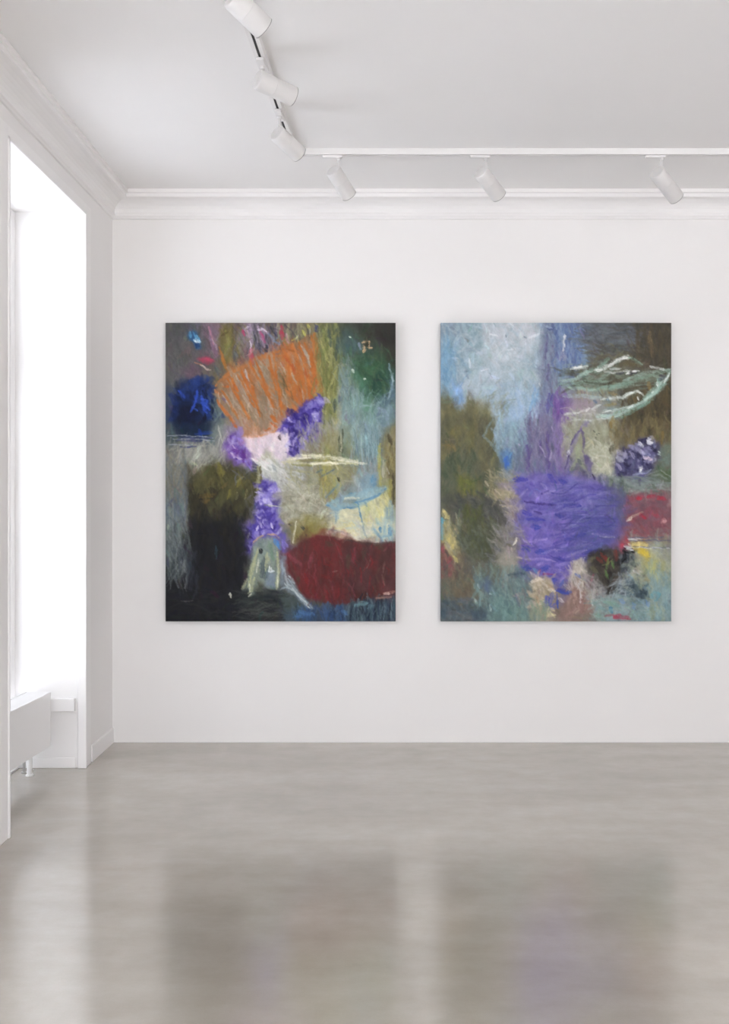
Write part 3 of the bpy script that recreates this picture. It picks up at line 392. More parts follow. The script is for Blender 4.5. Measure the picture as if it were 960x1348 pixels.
    c.hatch('C', (700, 0, 955, 420), 80, 88, 150, 6, '6c6690 7a749a 8884a2 605a84 7c7290 9088a4', .55, .15); c.sts('C', '5c4c90', 6, .7, [(745, 200), (740, 310)], [(885, 80), (900, 380)], [(820, 160), (840, 260)], [(720, 190), (730, 400)]); c.sts('C', 'b4a8d0', 3, .6, [(930, 40), (940, 70)], [(830, 200), (870, 280)], [(920, 240), (910, 320)], [(650, 180), (660, 190)])
    c.hatch('D', (0, 0, 60, 300), 24, 88, 130, 6, '74609c 8470a8 6454904 9484b0'.replace('6454904', '645490'), .6, .12)
    # ---- grey green cone between violets
    c.poly('D', [(60, 0), (480, 0), (490, 120), (470, 460), (350, 500), (260, 300), (220, 110), (140, 230), (90, 420), (60, 300)], 'a4a68c', .65, 8, 7)
    c.hatch('D', (60, 0, 470, 260), 70, 88, 110, 7, 'a8a890 94967c b4b49c 8c8c70 9ea08a', .5, .3); c.poly('D', [(260, 180), (420, 190), (470, 300), (430, 430), (340, 450), (300, 300)], 'bcbea4', .65, 8, 7); c.hatch('D', (270, 170, 470, 440), 40, 50, 80, 5, 'ccccb8 b0b29a d8d6c4 a0a48c', .55, .8)
    c.sts('D', '847ca8', 9, .85, [(205, 60), (150, 160), (110, 260), (85, 380)], [(220, 30), (270, 0)]); c.sts('D', '5a4c80', 4, .8, [(210, 60), (165, 110), (125, 190)], [(210, 60), (235, 130), (230, 250)], [(110, 270), (80, 380)]); c.sts('D', 'd4d0e0', 5, .9, [(115, 230), (95, 275)], [(108, 240), (100, 260)])
    c.poly('D', [(235, 270), (290, 290), (305, 340), (285, 420), (255, 380), (240, 320)], '5c5080', .9, 2.5, 3); c.sts('D', '6c6490', 7, .8, [(290, 420), (330, 490)], [(250, 280), (280, 400)]); c.st('D', [(300, 440), (320, 470)], 3, '2c2838', .9)
    c.sts('D', '9aa884', 8, .7, [(180, 220), (170, 320), (120, 400)], [(190, 290), (230, 380)]); c.sts('D', '5c6068', 6, .7, [(110, 440), (140, 390), (200, 380), (240, 420)], [(180, 310), (210, 350)]); c.poly('D', [(200, 420), (280, 430), (290, 500), (210, 530), (180, 500)], '4c4878', .7, 6, 5); c.sts('D', '7c7c68', 8, .6, [(130, 430), (180, 440)])
    c.sts('D', '4a4c44', 2.5, .7, [(310, 65), (325, 80)], [(330, 120), (340, 130)], [(340, 100), (345, 105)], [(350, 90), (365, 95)])
    # ---- brown right field, dark flower
    c.hatch('D', (440, 0, 955, 200), 80, 86, 130, 8, '746a48 847850 64583c 5c543e 8c7c4c 6c644e', .5, .2); c.sts('D', '3c382c', 9, .6, [(780, 40), (790, 110)], [(470, 200), (460, 250)]); c.sts('D', '8c7038', 6, .6, [(890, 80), (880, 180)], [(450, 0), (460, 40)])
    c.poly('D', [(860, 200), (960, 190), (960, 350), (860, 400), (840, 300)], '6c8c84', .65, 7, 6); c.poly('D', [(740, 420), (860, 370), (960, 400), (960, 510), (780, 510)], '526048', .75, 8, 6); c.poly('D', [(860, 410), (960, 400), (960, 480), (880, 480)], '46602e', .6, 7, 5)
    c.poly('D', [(490, 290), (540, 230), (640, 220), (700, 150), (780, 110), (850, 190), (850, 290), (820, 350), (740, 420), (620, 440), (520, 440), (490, 360)], '46446c', .85, 5, 7)
    c.hatch('D', (500, 150, 840, 430), 60, 60, 60, 7, '3a3864 54527c 6c6a98 2e2c54 7c7ca4 4a4870', .7, .9, mask=1); c.clump('D', (490, 120, 850, 440), 75, 5.5, '34325c 4a4874 6a6894 8a88b0 b0aecc 2a284c 54527c c8c8dc', .85, 1)
    c.sts('D', 'a09cc0', 6, .75, [(620, 250), (650, 300)], [(510, 270), (540, 250)], [(740, 320), (800, 330)], [(510, 340), (540, 390)], [(560, 300), (580, 240)]); c.sts('D', 'e6e6f0', 6, .95, [(755, 160), (800, 165)], [(760, 145), (785, 140)], [(685, 170), (720, 200)], [(770, 175), (800, 170)]); c.sts('D', 'dcc4d8', 6, .9, [(735, 290), (800, 310)], [(740, 300), (770, 300)]); c.st('D', [(712, 370), (708, 400)], 6, 'f4f4f0', .95); c.sts('D', '9aa0d0', 5, .8, [(640, 430), (760, 410), (790, 390)], [(740, 260), (780, 270)]); c.sts('D', 'b4c8c4', 3.5, .9, [(850, 265), (875, 275)], [(850, 240), (860, 250)]); c.sts('D', '24223c', 6, .8, [(680, 240), (690, 300)], [(570, 340), (610, 360)], [(800, 210), (830, 240)])
    c.hatch('D', (480, 450, 950, 590), 60, 4, 160, 6, '7c8c88 8c9c98 6c7c74 9aa49c 64746c', .55, .15); c.hatch('D', (360, 480, 580, 600), 30, 88, 80, 7, '56625a 485452 6c7c6c', .55, .2)
    # ---- crimson band right
    c.poly('D', [(580, 640), (680, 600), (960, 590), (960, 840), (560, 840), (560, 740)], '85545e', .7, 7, 7); c.poly('F', [(520, -20), (960, -20), (960, 30), (830, 90), (800, 130), (600, 140), (520, 220)], '875660', .65, 8, 7)
    c.hatch('D', (570, 600, 950, 827), 70, 60, 80, 7, '945058 7c5c68 a44850 6e4c58 8a6470 5c5460', .55, .7); c.hatch('F', (540, 0, 950, 120), 40, 50, 70, 6, '9a4c54 84606a 7a4450 a45c60', .55, .8)
    c.clump('D', (570, 620, 950, 827), 50, 8, '94505c 7c5a68 a04450 6c4c5a 86606a', .5, None, 1.8, 0, 2.5)
    c.sts('D', 'a83044', 7, .8, [(660, 630), (730, 625)], [(700, 760), (750, 800)], [(820, 770), (860, 790)], [(840, 620), (910, 640)], [(760, 620), (820, 615)]); c.sts('D', 'c83040', 6, .8, [(670, 640), (710, 630)], [(720, 780), (740, 800)], [(850, 640), (880, 630)]); c.sts('D', 'a85c6c', 4, .6, [(790, 560), (800, 620)], [(820, 570), (830, 610)]); c.sts('D', 'c8a890', 4, .8, [(590, 815), (640, 780), (720, 750)]); c.st('D', [(590, 820), (625, 795)], 5, 'ece4c8', .9); c.st('D', [(890, 815), (915, 820)], 5, 'd8a0a0', .8); c.poly('D', [(940, 640), (960, 630), (960, 700), (930, 690)], 'a89898', .7, 3, 3)
    # ---- great violet mass
    vm = [(a/3.158, b/3.158) for a, b in ((305,660),(400,622),(520,640),(640,660),(720,700),(745,760),(738,850),(722,900),(640,960),(560,985),(530,1040),(495,1110),(440,1065),(400,1025),(335,995),(325,940),(350,890),(322,820),(350,760),(315,700))]
    c.poly('A', [(a*K, b*K) for a, b in vm], '665cb0', .8, 7, 6)
    c.hatch('C', (620, 440, 955, 827), 110, 5, 110, 7, '6c60bc 7c70c8 5c54a8 8478c8 5048a4 746cc0', .55, .5, mask=vm); c.hatch('D', (0, 480, 520, 827), 110, -15, 110, 8, '6864b4 5858a4 746cb8 4c509c 7e78bc 56609c', .5, .45, mask=vm)
    c.hatch('E', (680, 0, 955, 420), 90, -10, 130, 6, '7864c0 6854b4 8874c8 5848a8 7c60b8 9480cc', .55, .4, mask=vm); c.hatch('F', (-200, 0, 240, 480), 90, -20, 120, 7, '7868c0 6458b4 8472c4 5048a4 7c70c4', .55, .35, mask=vm); c.hatch('F', (200, 0, 510, 230), 60, -8, 120, 8, '5c60a4 4c5498 6468a0 505890 5450a4', .5, .3, mask=vm)
    c.clump('A', (560, 1250, 1520, 2300), 130, 12, '5a54ac 6c62b8 7a6cc0 5450a0 7468b4 8878c4 4c4aa0 5c60a4', .5, vm, 2.2, 0, 3)
    c.clump('A', (1150, 1350, 1520, 2100), 50, 12, '565a9c 5c6498 64689c 4c5090', .55, vm, 2., 0, 3)
    c.sts('C', '3c3cb0', 8, .75, [(610, 470), (720, 480)], [(630, 490), (690, 470)], [(670, 740), (760, 770)], [(720, 800), (860, 810)], [(900, 440), (955, 500)]); c.sts('C', '3a2c78', 4, .75, [(700, 660), (860, 675), (960, 690)], [(780, 740), (840, 760)], [(840, 600), (900, 570)]); c.sts('C', '9a90d0', 5, .65, [(780, 580), (820, 640)], [(840, 500), (880, 560)], [(660, 620), (720, 560)], [(850, 590), (950, 570)])
    c.sts('D', '34389c', 8, .75, [(60, 690), (200, 695)], [(30, 480), (80, 500)], [(0, 770), (60, 780)]); c.sts('D', '8c86c4', 8, .55, [(20, 600), (140, 560)], [(60, 720), (250, 720)], [(240, 560), (300, 700)]); c.hatch('D', (420, 560, 580, 800), 26, 85, 100, 8, '58587c 5c6484 686888', .55, .2)
    c.sts('E', '3444ac', 10, .8, [(690, 220), (740, 230)], [(760, 30), (820, 50)], [(800, 250), (900, 240)], [(680, 380), (740, 390)], [(840, 400), (900, 370)], [(920, 500), (958, 480)]); c.sts('E', 'a894d8', 4, .65, [(700, 310), (840, 310), (950, 330)], [(740, 170), (880, 140)], [(840, 260), (950, 230)], [(690, 150), (720, 170)], [(800, 360), (860, 330)]); c.sts('E', '8c3c78', 3.5, .75, [(850, 435), (940, 435)], [(810, 430), (830, 400)]); c.sts('E', '5c9cc8', 6, .7, [(780, 390), (800, 420)])
    c.sts('F', '3838a4', 9, .75, [(180, 110), (240, 100)], [(230, 270), (340, 240)], [(80, 150), (190, 120)], [(0, 300), (60, 330)], [(20, 560), (120, 610)]); c.sts('F', '9c8cd0', 5, .65, [(10, 240), (150, 160)], [(30, 80), (120, 60)], [(20, 370), (120, 330)], [(30, 510), (80, 430)], [(0, 420), (40, 400)], [(300, 100), (480, 120)], [(90, 290), (250, 230)])
    # ---- lower left: blue green wash, red half moon
    c.poly('E', [(0, 30), (60, 0), (130, 140), (160, 330), (100, 340), (60, 230), (10, 180)], 'a49c6c', .65, 6, 6); c.hatch('E', (20, 0, 150, 340), 40, 80, 100, 6, 'b0a470 988e64 c8b878 7c7c60 a8a890', .55, .3); c.sts('E', 'd4c06c', 6, .7, [(50, 130), (70, 170)], [(110, 290), (140, 330)], [(70, 100), (100, 220)]); c.sts('E', '78a8b8', 7, .9, [(10, 0), (12, 150)]); c.st('C', [(10, 800), (10, 830)], 8, '5ca8c4', .85); c.sts('C', 'e0cc80', 7, .75, [(15, 720), (40, 790)], [(30, 740), (60, 800)])
    c.hatch('E', (120, 20, 460, 400), 110, 70, 100, 7, '545a4e 626a5a 464c42 707868 5a5e38 4c5238', .5, .5, mask=bm); c.poly('E', [(320, 130), (430, 130), (440, 260), (360, 260), (300, 210)], '464c3a', .6, 8, 6)
    c.poly('E', [(430, 100), (560, 60), (640, 130), (560, 200), (440, 190)], '6a6862', .6, 8, 6); c.hatch('E', (430, 20, 720, 330), 60, 45, 80, 6, '8a857c 9c948c 76746c a8a29a 8c8898', .5, .5); c.poly('E', [(480, 290), (560, 240), (650, 280), (640, 350), (540, 370), (480, 340)], 'a4a090', .7, 6, 6); c.st('E', [(632, 140), (625, 165), (608, 190)], 4, 'ece6d0', .95); c.sts('E', 'c8b8ac', 3, .7, [(640, 290), (680, 300)], [(600, 240), (590, 220)])
    c.poly('E', [(0, 180), (25, 180), (40, 240), (90, 300), (105, 370), (80, 450), (40, 470), (0, 460)], '84484c', .88, 2.5, 3); c.sts('E', 'a0505c', 6, .8, [(10, 200), (20, 250)], [(70, 330), (90, 400)], [(40, 450), (80, 440)]); c.sts('E', '5c4c50', 8, .7, [(30, 320), (40, 420)]); c.sts('E', '4c5048', 4, .8, [(45, 230), (60, 290)])
    c.hatch('E', (10, 380, 280, 660), 60, 82, 90, 6, '6c6c5c 7c7864 5c6458 84745c 686050', .5, .4); c.poly('E', [(100, 560), (250, 520), (270, 640), (200, 700), (110, 640)], '6a5c4a', .6, 8, 6)
    c.hatch('E', (270, 400, 740, 820), 120, 80, 90, 7, '688484 7a9894 5c7880 6c8c8c 54707c 88a49c', .5, .5); c.hatch('E', (0, 640, 280, 820), 50, 30, 80, 7, '4c5c6c 5c6c74 6a6870 44545c 707c80', .55, .7)
    c.poly('E', [(330, 510), (380, 470), (420, 540), (400, 590), (350, 560)], '52688c', .75, 6, 5); c.poly('E', [(250, 760), (330, 720), (400, 760), (380, 820), (270, 820)], '3e4e5e', .8, 6, 5); c.sts('E', '3c5060', 9, .6, [(20, 660), (60, 680)], [(10, 740), (30, 800)], [(570, 450), (700, 430)], [(540, 660), (560, 750)]); c.sts('E', 'b4c8c4', 4, .8, [(410, 590), (420, 605)], [(410, 700), (415, 740)], [(285, 640), (292, 660)], [(310, 520), (330, 550)]); c.sts('E', 'a08c8c', 5, .6, [(630, 600), (660, 680)], [(610, 610), (680, 600)]); c.poly('E', [(420, 640), (520, 620), (720, 740), (700, 820), (420, 820)], '6e9890', .5, 9, 7)
    # cream petals at the violet's foot
    c.poly('E', [(740, 490), (830, 450), (900, 500), (960, 560), (900, 620), (850, 700), (820, 690), (780, 600)], 'a89c84', .85, 4, 5); c.clump('E', (740, 450, 940, 700), 36, 6, 'c8b89c a89878 dccfb8 8c8468 b8a88c', .65)
    c.sts('E', 'e4d8c4', 6, .85, [(830, 460), (880, 540)], [(760, 500), (820, 470)], [(820, 690), (870, 650)], [(900, 560), (950, 570)]); c.sts('E', '7c7864', 8, .75, [(790, 570), (840, 560)], [(800, 640), (830, 600)]); c.sts('E', 'c89c7c', 5, .7, [(800, 620), (810, 680)], [(900, 530), (940, 560)]); c.hatch('E', (740, 460, 930, 700), 26, 55, 70, 5, 'c4b49c b0a488 d4c8b0 94886c', .55, .5, mask=1)
    c.sts('E', '4c54b4', 9, .8, [(890, 620), (870, 730)], [(930, 590), (900, 690)], [(950, 680), (920, 720)]); c.sts('E', 'd8c89c', 6, .85, [(870, 780), (950, 770)], [(920, 720), (950, 740)], [(900, 720), (880, 790)]); c.hatch('E', (760, 690, 880, 820), 20, 80, 80, 7, '8c9880 a09c80 74907c', .55, .4)
    c.poly('F', [(130, 330), (200, 300), (240, 360), (250, 420), (180, 450), (150, 400)], 'c4bca8', .85, 4, 5); c.hatch('F', (100, 320, 250, 560), 36, 70, 80, 6, 'ccc0b0 b4a898 dcd4c4 a4988c', .55, .5); c.poly('F', [(80, 640), (160, 480), (220, 560), (300, 600), (320, 740), (60, 790)], '94746c', .75, 7, 6); c.hatch('F', (60, 540, 340, 780), 50, 95, 100, 7, '946c68 a48078 7c5c58 b49888 8c7468', .55, .3, mask=1)
    c.sts('F', 'd4ccc8', 5, .8, [(190, 510), (210, 580), (205, 670)], [(150, 440), (180, 560)], [(20, 640), (60, 660)], [(300, 690), (320, 560)]); c.sts('F', 'a83c58', 4, .9, [(315, 435), (290, 500)]); c.sts('F', '3c50b4', 4, .85, [(0, 570), (100, 600)], [(5, 600), (15, 720)], [(90, 590), (120, 580)]); c.sts('F', '4860b8', 5, .7, [(160, 430), (200, 460)], [(30, 540), (60, 490)]); c.hatch('F', (230, 440, 460, 660), 50, 50, 80, 6, '9c9c98 b0aca4 8c9090 a8989c', .5, .7)
    # dark tangle with red and green
    c.poly('F', [(260, 310), (340, 250), (420, 220), (510, 230), (560, 320), (540, 420), (500, 560), (440, 600), (390, 540), (360, 440), (280, 400)], '403c38', .9, 6, 7); c.hatch('F', (290, 240, 540, 560), 70, 80, 90, 7, '34322e 4c4640 2a2828 564c44 3c4038', .65, .4, mask=1); c.clump('F', (260, 240, 560, 590), 50, 7, '2c2a28 4a4238 3a3630 5c5048 222020', .65, 1)
    c.sts('F', '7c342c', 8, .8, [(370, 270), (440, 330)], [(490, 240), (500, 320)], [(400, 290), (430, 340)], [(340, 300), (380, 330)]); c.sts('F', '5c8444', 5, .9, [(410, 400), (430, 470)], [(465, 320), (485, 390)], [(420, 390), (440, 300)]); c.sts('F', '6a6c4c', 8, .6, [(270, 330), (320, 300)], [(290, 380), (340, 420)])
    c.poly('F', [(520, 200), (580, 120), (620, 160), (600, 210), (550, 240)], 'b4404c', .85, 4, 4); c.sts('F', 'c84858', 6, .85, [(535, 210), (560, 190)], [(590, 150), (610, 170)])
    c.poly('F', [(540, 350), (590, 270), (650, 280), (660, 360), (620, 440), (560, 460)], '4c545c', .85, 5, 5); c.clump('F', (540, 280, 660, 450), 26, 6, '3c444c 545c64 2c3238 6c747c', .7)
    c.sts('F', '14161a', 5, .95, [(560, 245), (600, 250), (665, 240)], [(575, 240), (575, 300), (545, 350)], [(560, 230), (590, 215)], [(640, 260), (670, 230), (660, 215)]); c.sts('F', 'dce0e4', 3.5, .9, [(570, 205), (630, 210)], [(600, 180), (640, 210)], [(590, 225), (640, 235)], [(610, 145), (680, 150)])
    c.poly('F', [(560, 540), (640, 470), (790, 540), (760, 640), (660, 630), (580, 590)], '465862', .9, 5, 6); c.hatch('F', (560, 460, 780, 630), 40, 20, 90, 6, '3c4c58 546872 647c84 2e3c48 6c8084', .6, .4, mask=1); c.clump('F', (550, 470, 790, 640), 40, 7, '34444e 4c606a 2a363e 5c7078 78909a', .65, 1)
    c.sts('F', 'dcd8e0', 6, .9, [(640, 410), (690, 430)], [(650, 440), (630, 450)], [(690, 400), (700, 430)]); c.sts('F', 'b4a4b0', 7, .7, [(660, 390), (720, 420)], [(620, 440), (660, 420)]); c.st('F', [(700, 440), (735, 455)], 8, '3c4044', .85); c.hatch('F', (470, 470, 640, 640), 26, 140, 90, 5, '94a4ac a8b4b8 7c8c94', .55, .4)
    # yellow light, teal ground, red dash, dark horizontal lines
    c.hatch('F', (600, 120, 950, 520), 70, 60, 100, 8, '98a494 a8ac90 8ca094 b4b49c a0a078', .5, .6); c.poly('F', [(630, 180), (740, 170), (780, 260), (760, 310), (700, 270)], 'd4b844', .8, 5, 5); c.poly('F', [(710, 310), (850, 290), (880, 360), (840, 460), (740, 420)], 'b4b068', .7, 9, 7); c.sts('F', 'e4c83c', 9, .85, [(720, 250), (770, 290)], [(700, 250), (740, 220)]); c.sts('F', 'd8c480', 7, .8, [(640, 185), (760, 190)], [(670, 205), (750, 205)]); c.sts('F', 'c8c070', 8, .55, [(840, 330), (780, 420)], [(850, 470), (900, 440)])
    c.hatch('F', (760, 400, 955, 820), 60, 86, 120, 8, '7c9ca0 8cacb0 6c8c94 98b0ac a4ac8c', .5, .3); c.hatch('F', (320, 620, 780, 820), 80, 10, 100, 7, '7c9ca0 8caca4 6c9090 a0b0ac 94a098 88a8b8', .5, .5); c.sts('F', '9c9c64', 9, .55, [(800, 700), (800, 800)], [(900, 340), (880, 420)])
    c.sts('F', '6c90c8', 7, .7, [(530, 650), (570, 670)], [(640, 680), (650, 720)], [(760, 660), (770, 700)]); c.sts('F', '5ca0b4', 6, .7, [(820, 580), (860, 600), (830, 650)], [(800, 590), (790, 640)], [(450, 710), (470, 760)]); c.sts('F', '4c7898', 5, .8, [(440, 710), (470, 710)], [(460, 755), (470, 760)]); c.sts('F', '7cb09c', 9, .55, [(400, 660), (520, 690)], [(320, 770), (370, 780)])
    c.sts('F', 'a83c54', 7, .9, [(480, 785), (560, 800), (620, 800)], [(480, 800), (530, 775)]); c.sts('F', '9c5c68', 3.5, .75, [(410, 780), (480, 775)], [(530, 770), (540, 800)]); c.sts('F', '5c5c78', 2.2, .75, [(600, 155), (780, 150), (955, 158)], [(640, 205), (760, 215), (955, 215)], [(240, 140), (480, 130)], [(620, 130), (900, 128)]); c.sts('F', 'c8ccd0', 2, .7, [(600, 138), (720, 142)], [(650, 212), (820, 218), (940, 222)], [(360, 118), (490, 125)])
    c.hatch('A', (1000, 1250, 1560, 2250), 60, -6, 150, 4, '4440a0 3c3a8c 5450a8 8a80cc 7468b8', .6, .25, .5, vm)
    c.clump('A', (1000, 1250, 1560, 2250), 60, 10, '4c489c 5852a6 50509a', .45, vm, 2.4, -8, 3)
    c.texture(500, 82, 35, 11, 3, .10, .45, 19)
    return c.finish(chroma=.86)
# =====================================================================================  scene
import bpy, bmesh, math, random
from mathutils import Vector, Matrix
C = bpy.context.scene.collection
SC = bpy.context.scene
PI = math.pi

# ------------------------------------------------------------------ materials
def srgb(h):
    v = [int(h[i:i+2], 16)/255 for i in (0, 2, 4)]
    return [x/12.92 if x <= .04045 else ((x+.055)/1.055)**2.4 for x in v]+[1]
def mat(name, col, rough=.5, metal=0., spec=.5):
    m = bpy.data.materials.new(name); m.use_nodes = True
    b = m.node_tree.nodes['Principled BSDF']
    b.inputs['Base Color'].default_value = col; b.inputs['Roughness'].default_value = rough
    b.inputs['Metallic'].default_value = metal; b.inputs['Specular IOR Level'].default_value = spec
    return m
def nd(m, t, **kw):
    n = m.node_tree.nodes.new(t)
    for k, v in kw.items(): setattr(n, k, v)
    return n
def lk(m, a, b): m.node_tree.links.new(a, b)
def coords(m, scale=(1, 1, 1)):
    tc = nd(m, 'ShaderNodeNewGeometry'); mp = nd(m, 'ShaderNodeMapping'); mp.inputs['Scale'].default_value = scale
    lk(m, tc.outputs['Position'], mp.inputs['Vector']); return mp.outputs['Vector']
def noise(m, vec, scale, detail=4, rough=.55):
    n = nd(m, 'ShaderNodeTexNoise'); n.inputs['Scale'].default_value = scale; n.inputs['Detail'].default_value = detail
    n.inputs['Roughness'].default_value = rough; lk(m, vec, n.inputs['Vector']); return n.outputs['Fac']
def ramp(m, fac, stops):
    r = nd(m, 'ShaderNodeValToRGB'); e = r.color_ramp.elements
    while len(e) < len(stops): e.new(.5)
    for k, (p, c) in enumerate(stops): e[k].position = p; e[k].color = c if len(c) == 4 else (*c, 1)
    lk(m, fac, r.inputs['Fac']); return r.outputs['Color']
def bump(m, h, strength, dist):
    b = nd(m, 'ShaderNodeBump'); b.inputs['Strength'].default_value = strength; b.inputs['Distance'].default_value = dist
    lk(m, h, b.inputs['Height']); lk(m, b.outputs['Normal'], m.node_tree.nodes['Principled BSDF'].inputs['Normal'])

def plaster(name, a, b, rough=.75):
    m = mat(name, a, rough, spec=.25); v = coords(m); p = m.node_tree.nodes['Principled BSDF']
    lk(m, ramp(m, noise(m, v, .9, 5), [(.3, a), (.7, b)]), p.inputs['Base Color'])
    bump(m, noise(m, v, 90, 3), .06, .002); return m
M_WALL = plaster('white_wall_paint', (.798, .783, .775, 1), (.820, .806, .799, 1))
M_CEIL = plaster('white_ceiling_paint', (.815, .803, .797, 1), (.835, .823, .817, 1))
M_TRIM = mat('white_trim_paint', (.83, .815, .81, 1), .42)
M_LAC = mat('white_lacquer', (.82, .81, .805, 1), .35)
M_SPOT = mat('white_powder_coat', (.66, .645, .638, 1), .4)
M_TRACK = mat('white_track_enamel', (.76, .745, .74, 1), .45)
M_BLACK = mat('black_groove', (.012, .012, .013, 1), .5)
M_GREYIN = mat('grey_groove', (.30, .295, .29, 1), .5)
M_LENS = mat('spot_lens', (.25, .25, .25, 1), .15)
M_CHROME = mat('satin_steel', (.62, .61, .60, 1), .3, 1.)
M_EDGE = mat('dark_canvas_edge', (.05, .05, .055, 1), .7)
M_EDGE2 = mat('blue_grey_canvas_edge', (.10, .12, .14, 1), .7)
M_GROUND = mat('pale_pavement', (.69, .71, .75, 1), .8)
M_ASPH = mat('pale_paving', (.50, .49, .48, 1), .85)

def floor_mat():
    m = mat('polished_concrete', (.3, .28, .26, 1), .25); p = m.node_tree.nodes['Principled BSDF']
    v = coords(m, (.55, 1.5, 1)); w = coords(m)
    n1 = noise(m, v, 1.1, 6, .6); n2 = noise(m, w, 7, 6, .65); n3 = noise(m, w, 160, 2)
    mx = nd(m, 'ShaderNodeMath', operation='MULTIPLY_ADD'); mx.inputs[1].default_value = .35; lk(m, n2, mx.inputs[0]); lk(m, n1, mx.inputs[2])
    mz = nd(m, 'ShaderNodeMath', operation='MULTIPLY_ADD'); mz.inputs[1].default_value = .10; lk(m, n3, mz.inputs[0]); lk(m, mx.outputs[0], mz.inputs[2])
    lk(m, ramp(m, mz.outputs[0], [(.50, FLOOR_A), (.72, FLOOR_B), (.92, FLOOR_C)]), p.inputs['Base Color'])
    rr = nd(m, 'ShaderNodeMapRange'); rr.inputs['From Min'].default_value = .35; rr.inputs['From Max'].default_value = .7
    rr.inputs['To Min'].default_value = .15; rr.inputs['To Max'].default_value = .20; lk(m, n1, rr.inputs['Value']); lk(m, rr.outputs[0], p.inputs['Roughness'])
    p.inputs['IOR'].default_value = 2.0; p.inputs['Specular IOR Level'].default_value = .9
    bump(m, noise(m, w, 2.0, 2), .012, .01); return m
FLOOR_A, FLOOR_B, FLOOR_C = (.345, .306, .262, 1), (.410, .369, .320, 1), (.475, .432, .380, 1)
M_FLOOR = floor_mat()

def glass_mat(name, tint):
    m = bpy.data.materials.new(name); m.use_nodes = True; t = m.node_tree; t.nodes.clear()
    o = t.nodes.new('ShaderNodeOutputMaterial'); x = t.nodes.new('ShaderNodeMixShader'); f = t.nodes.new('ShaderNodeFresnel'); f.inputs[0].default_value = 1.45
    a = t.nodes.new('ShaderNodeBsdfTransparent'); g = t.nodes.new('ShaderNodeBsdfGlossy'); g.inputs['Roughness'].default_value = .02
    a.inputs[0].default_value = tint
    ge = t.nodes.new('ShaderNodeNewGeometry'); k = t.nodes.new('ShaderNodeMath'); k.operation = 'SUBTRACT'; k.use_clamp = True   # outer skin reflects, inner skin lets through
    t.links.new(f.outputs[0], k.inputs[0]); t.links.new(ge.outputs['Backfacing'], k.inputs[1]); t.links.new(k.outputs[0], x.inputs[0]); t.links.new(a.outputs[0], x.inputs[1]); t.links.new(g.outputs[0], x.inputs[2]); t.links.new(x.outputs[0], o.inputs[0]); return m
M_GLASS = glass_mat('dimming_window_glass', (.69, .695, .70, 1)); M_GLASS2 = glass_mat('added_window_glass', (.98, .98, .98, 1))  # left panes tinted grey to dim their daylight; added front panes kept clear

def paint_mat(name):
    m = mat(name, (.5, .5, .5, 1), .55, spec=.12); p = m.node_tree.nodes['Principled BSDF']
    a = nd(m, 'ShaderNodeAttribute', attribute_name='paint'); lk(m, a.outputs['Color'], p.inputs['Base Color'])
    v = coords(m, (1, 1, .55)); bump(m, noise(m, v, 130, 4, .6), .12, .002); return m

# ------------------------------------------------------------------ mesh helpers
def link(name, bm, m, parent=None, smooth=False, bevel=0., loc=None):
    me = bpy.data.meshes.new(name); bm.normal_update(); bm.to_mesh(me); bm.free()
    if m: me.materials.append(m)
    if smooth:
        for f in me.polygons: f.use_smooth = True
    o = bpy.data.objects.new(name, me); C.objects.link(o)
    if parent: o.parent = parent
    if loc: o.location = loc
    if bevel:
        b = o.modifiers.new('bevel', 'BEVEL'); b.width = bevel; b.segments = 3; b.limit_method = 'ANGLE'; b.angle_limit = math.radians(40)
    return o
def box(bm, x0, x1, y0, y1, z0, z1):
    v = [bm.verts.new(p) for p in ((x0, y0, z0), (x1, y0, z0), (x1, y1, z0), (x0, y1, z0), (x0, y0, z1), (x1, y0, z1), (x1, y1, z1), (x0, y1, z1))]
    for f in ((3, 2, 1, 0), (4, 5, 6, 7), (0, 1, 5, 4), (1, 2, 6, 5), (2, 3, 7, 6), (3, 0, 4, 7)): bm.faces.new([v[i] for i in f])
def boxes(*bs):
    bm = bmesh.new()
    for b in bs: box(bm, *b)
    return bm
def lathe(prof, n=32, cap=True):
    """profile of (radius, z) revolved about z"""
    bm = bmesh.new(); rings = []
    for r, z in prof: rings.append([bm.verts.new((r*math.cos(2*PI*k/n), r*math.sin(2*PI*k/n), z)) for k in range(n)])
    for a, b in zip(rings, rings[1:]):
        for k in range(n): bm.faces.new((a[k], a[(k+1) % n], b[(k+1) % n], b[k]))
    if cap: bm.faces.new(rings[0][::-1]); bm.faces.new(rings[-1])
    return bm
def extrude_profile(prof, axis, a, b, flip=1):
    """profile (offset from wall, z) swept along an axis; returns verts placed by fn"""
    bm = bmesh.new(); A = [bm.verts.new(axis(p, q, a)) for p, q in prof]; B = [bm.verts.new(axis(p, q, b)) for p, q in prof]
    n = len(prof)
    for k in range(n): bm.faces.new((A[k], A[(k+1) % n], B[(k+1) % n], B[k]))
    bm.faces.new(A[::-1]); bm.faces.new(B); bmesh.ops.recalc_face_normals(bm, faces=bm.faces); return bm
def thing(name, label, cat, loc=(0, 0, 0), group=None, rotz=0):
    o = bpy.data.objects.new(name, None); C.objects.link(o); o.location = loc; o.rotation_euler.z = rotz
    o.empty_display_size = .05; o['label'] = label; o['category'] = cat
    if group: o['group'] = group
    return o
def struct(name, bm, m, label=None, **k):
    o = link(name, bm, m, **k); o['kind'] = 'structure'
    if label: o['label'] = label
    return o

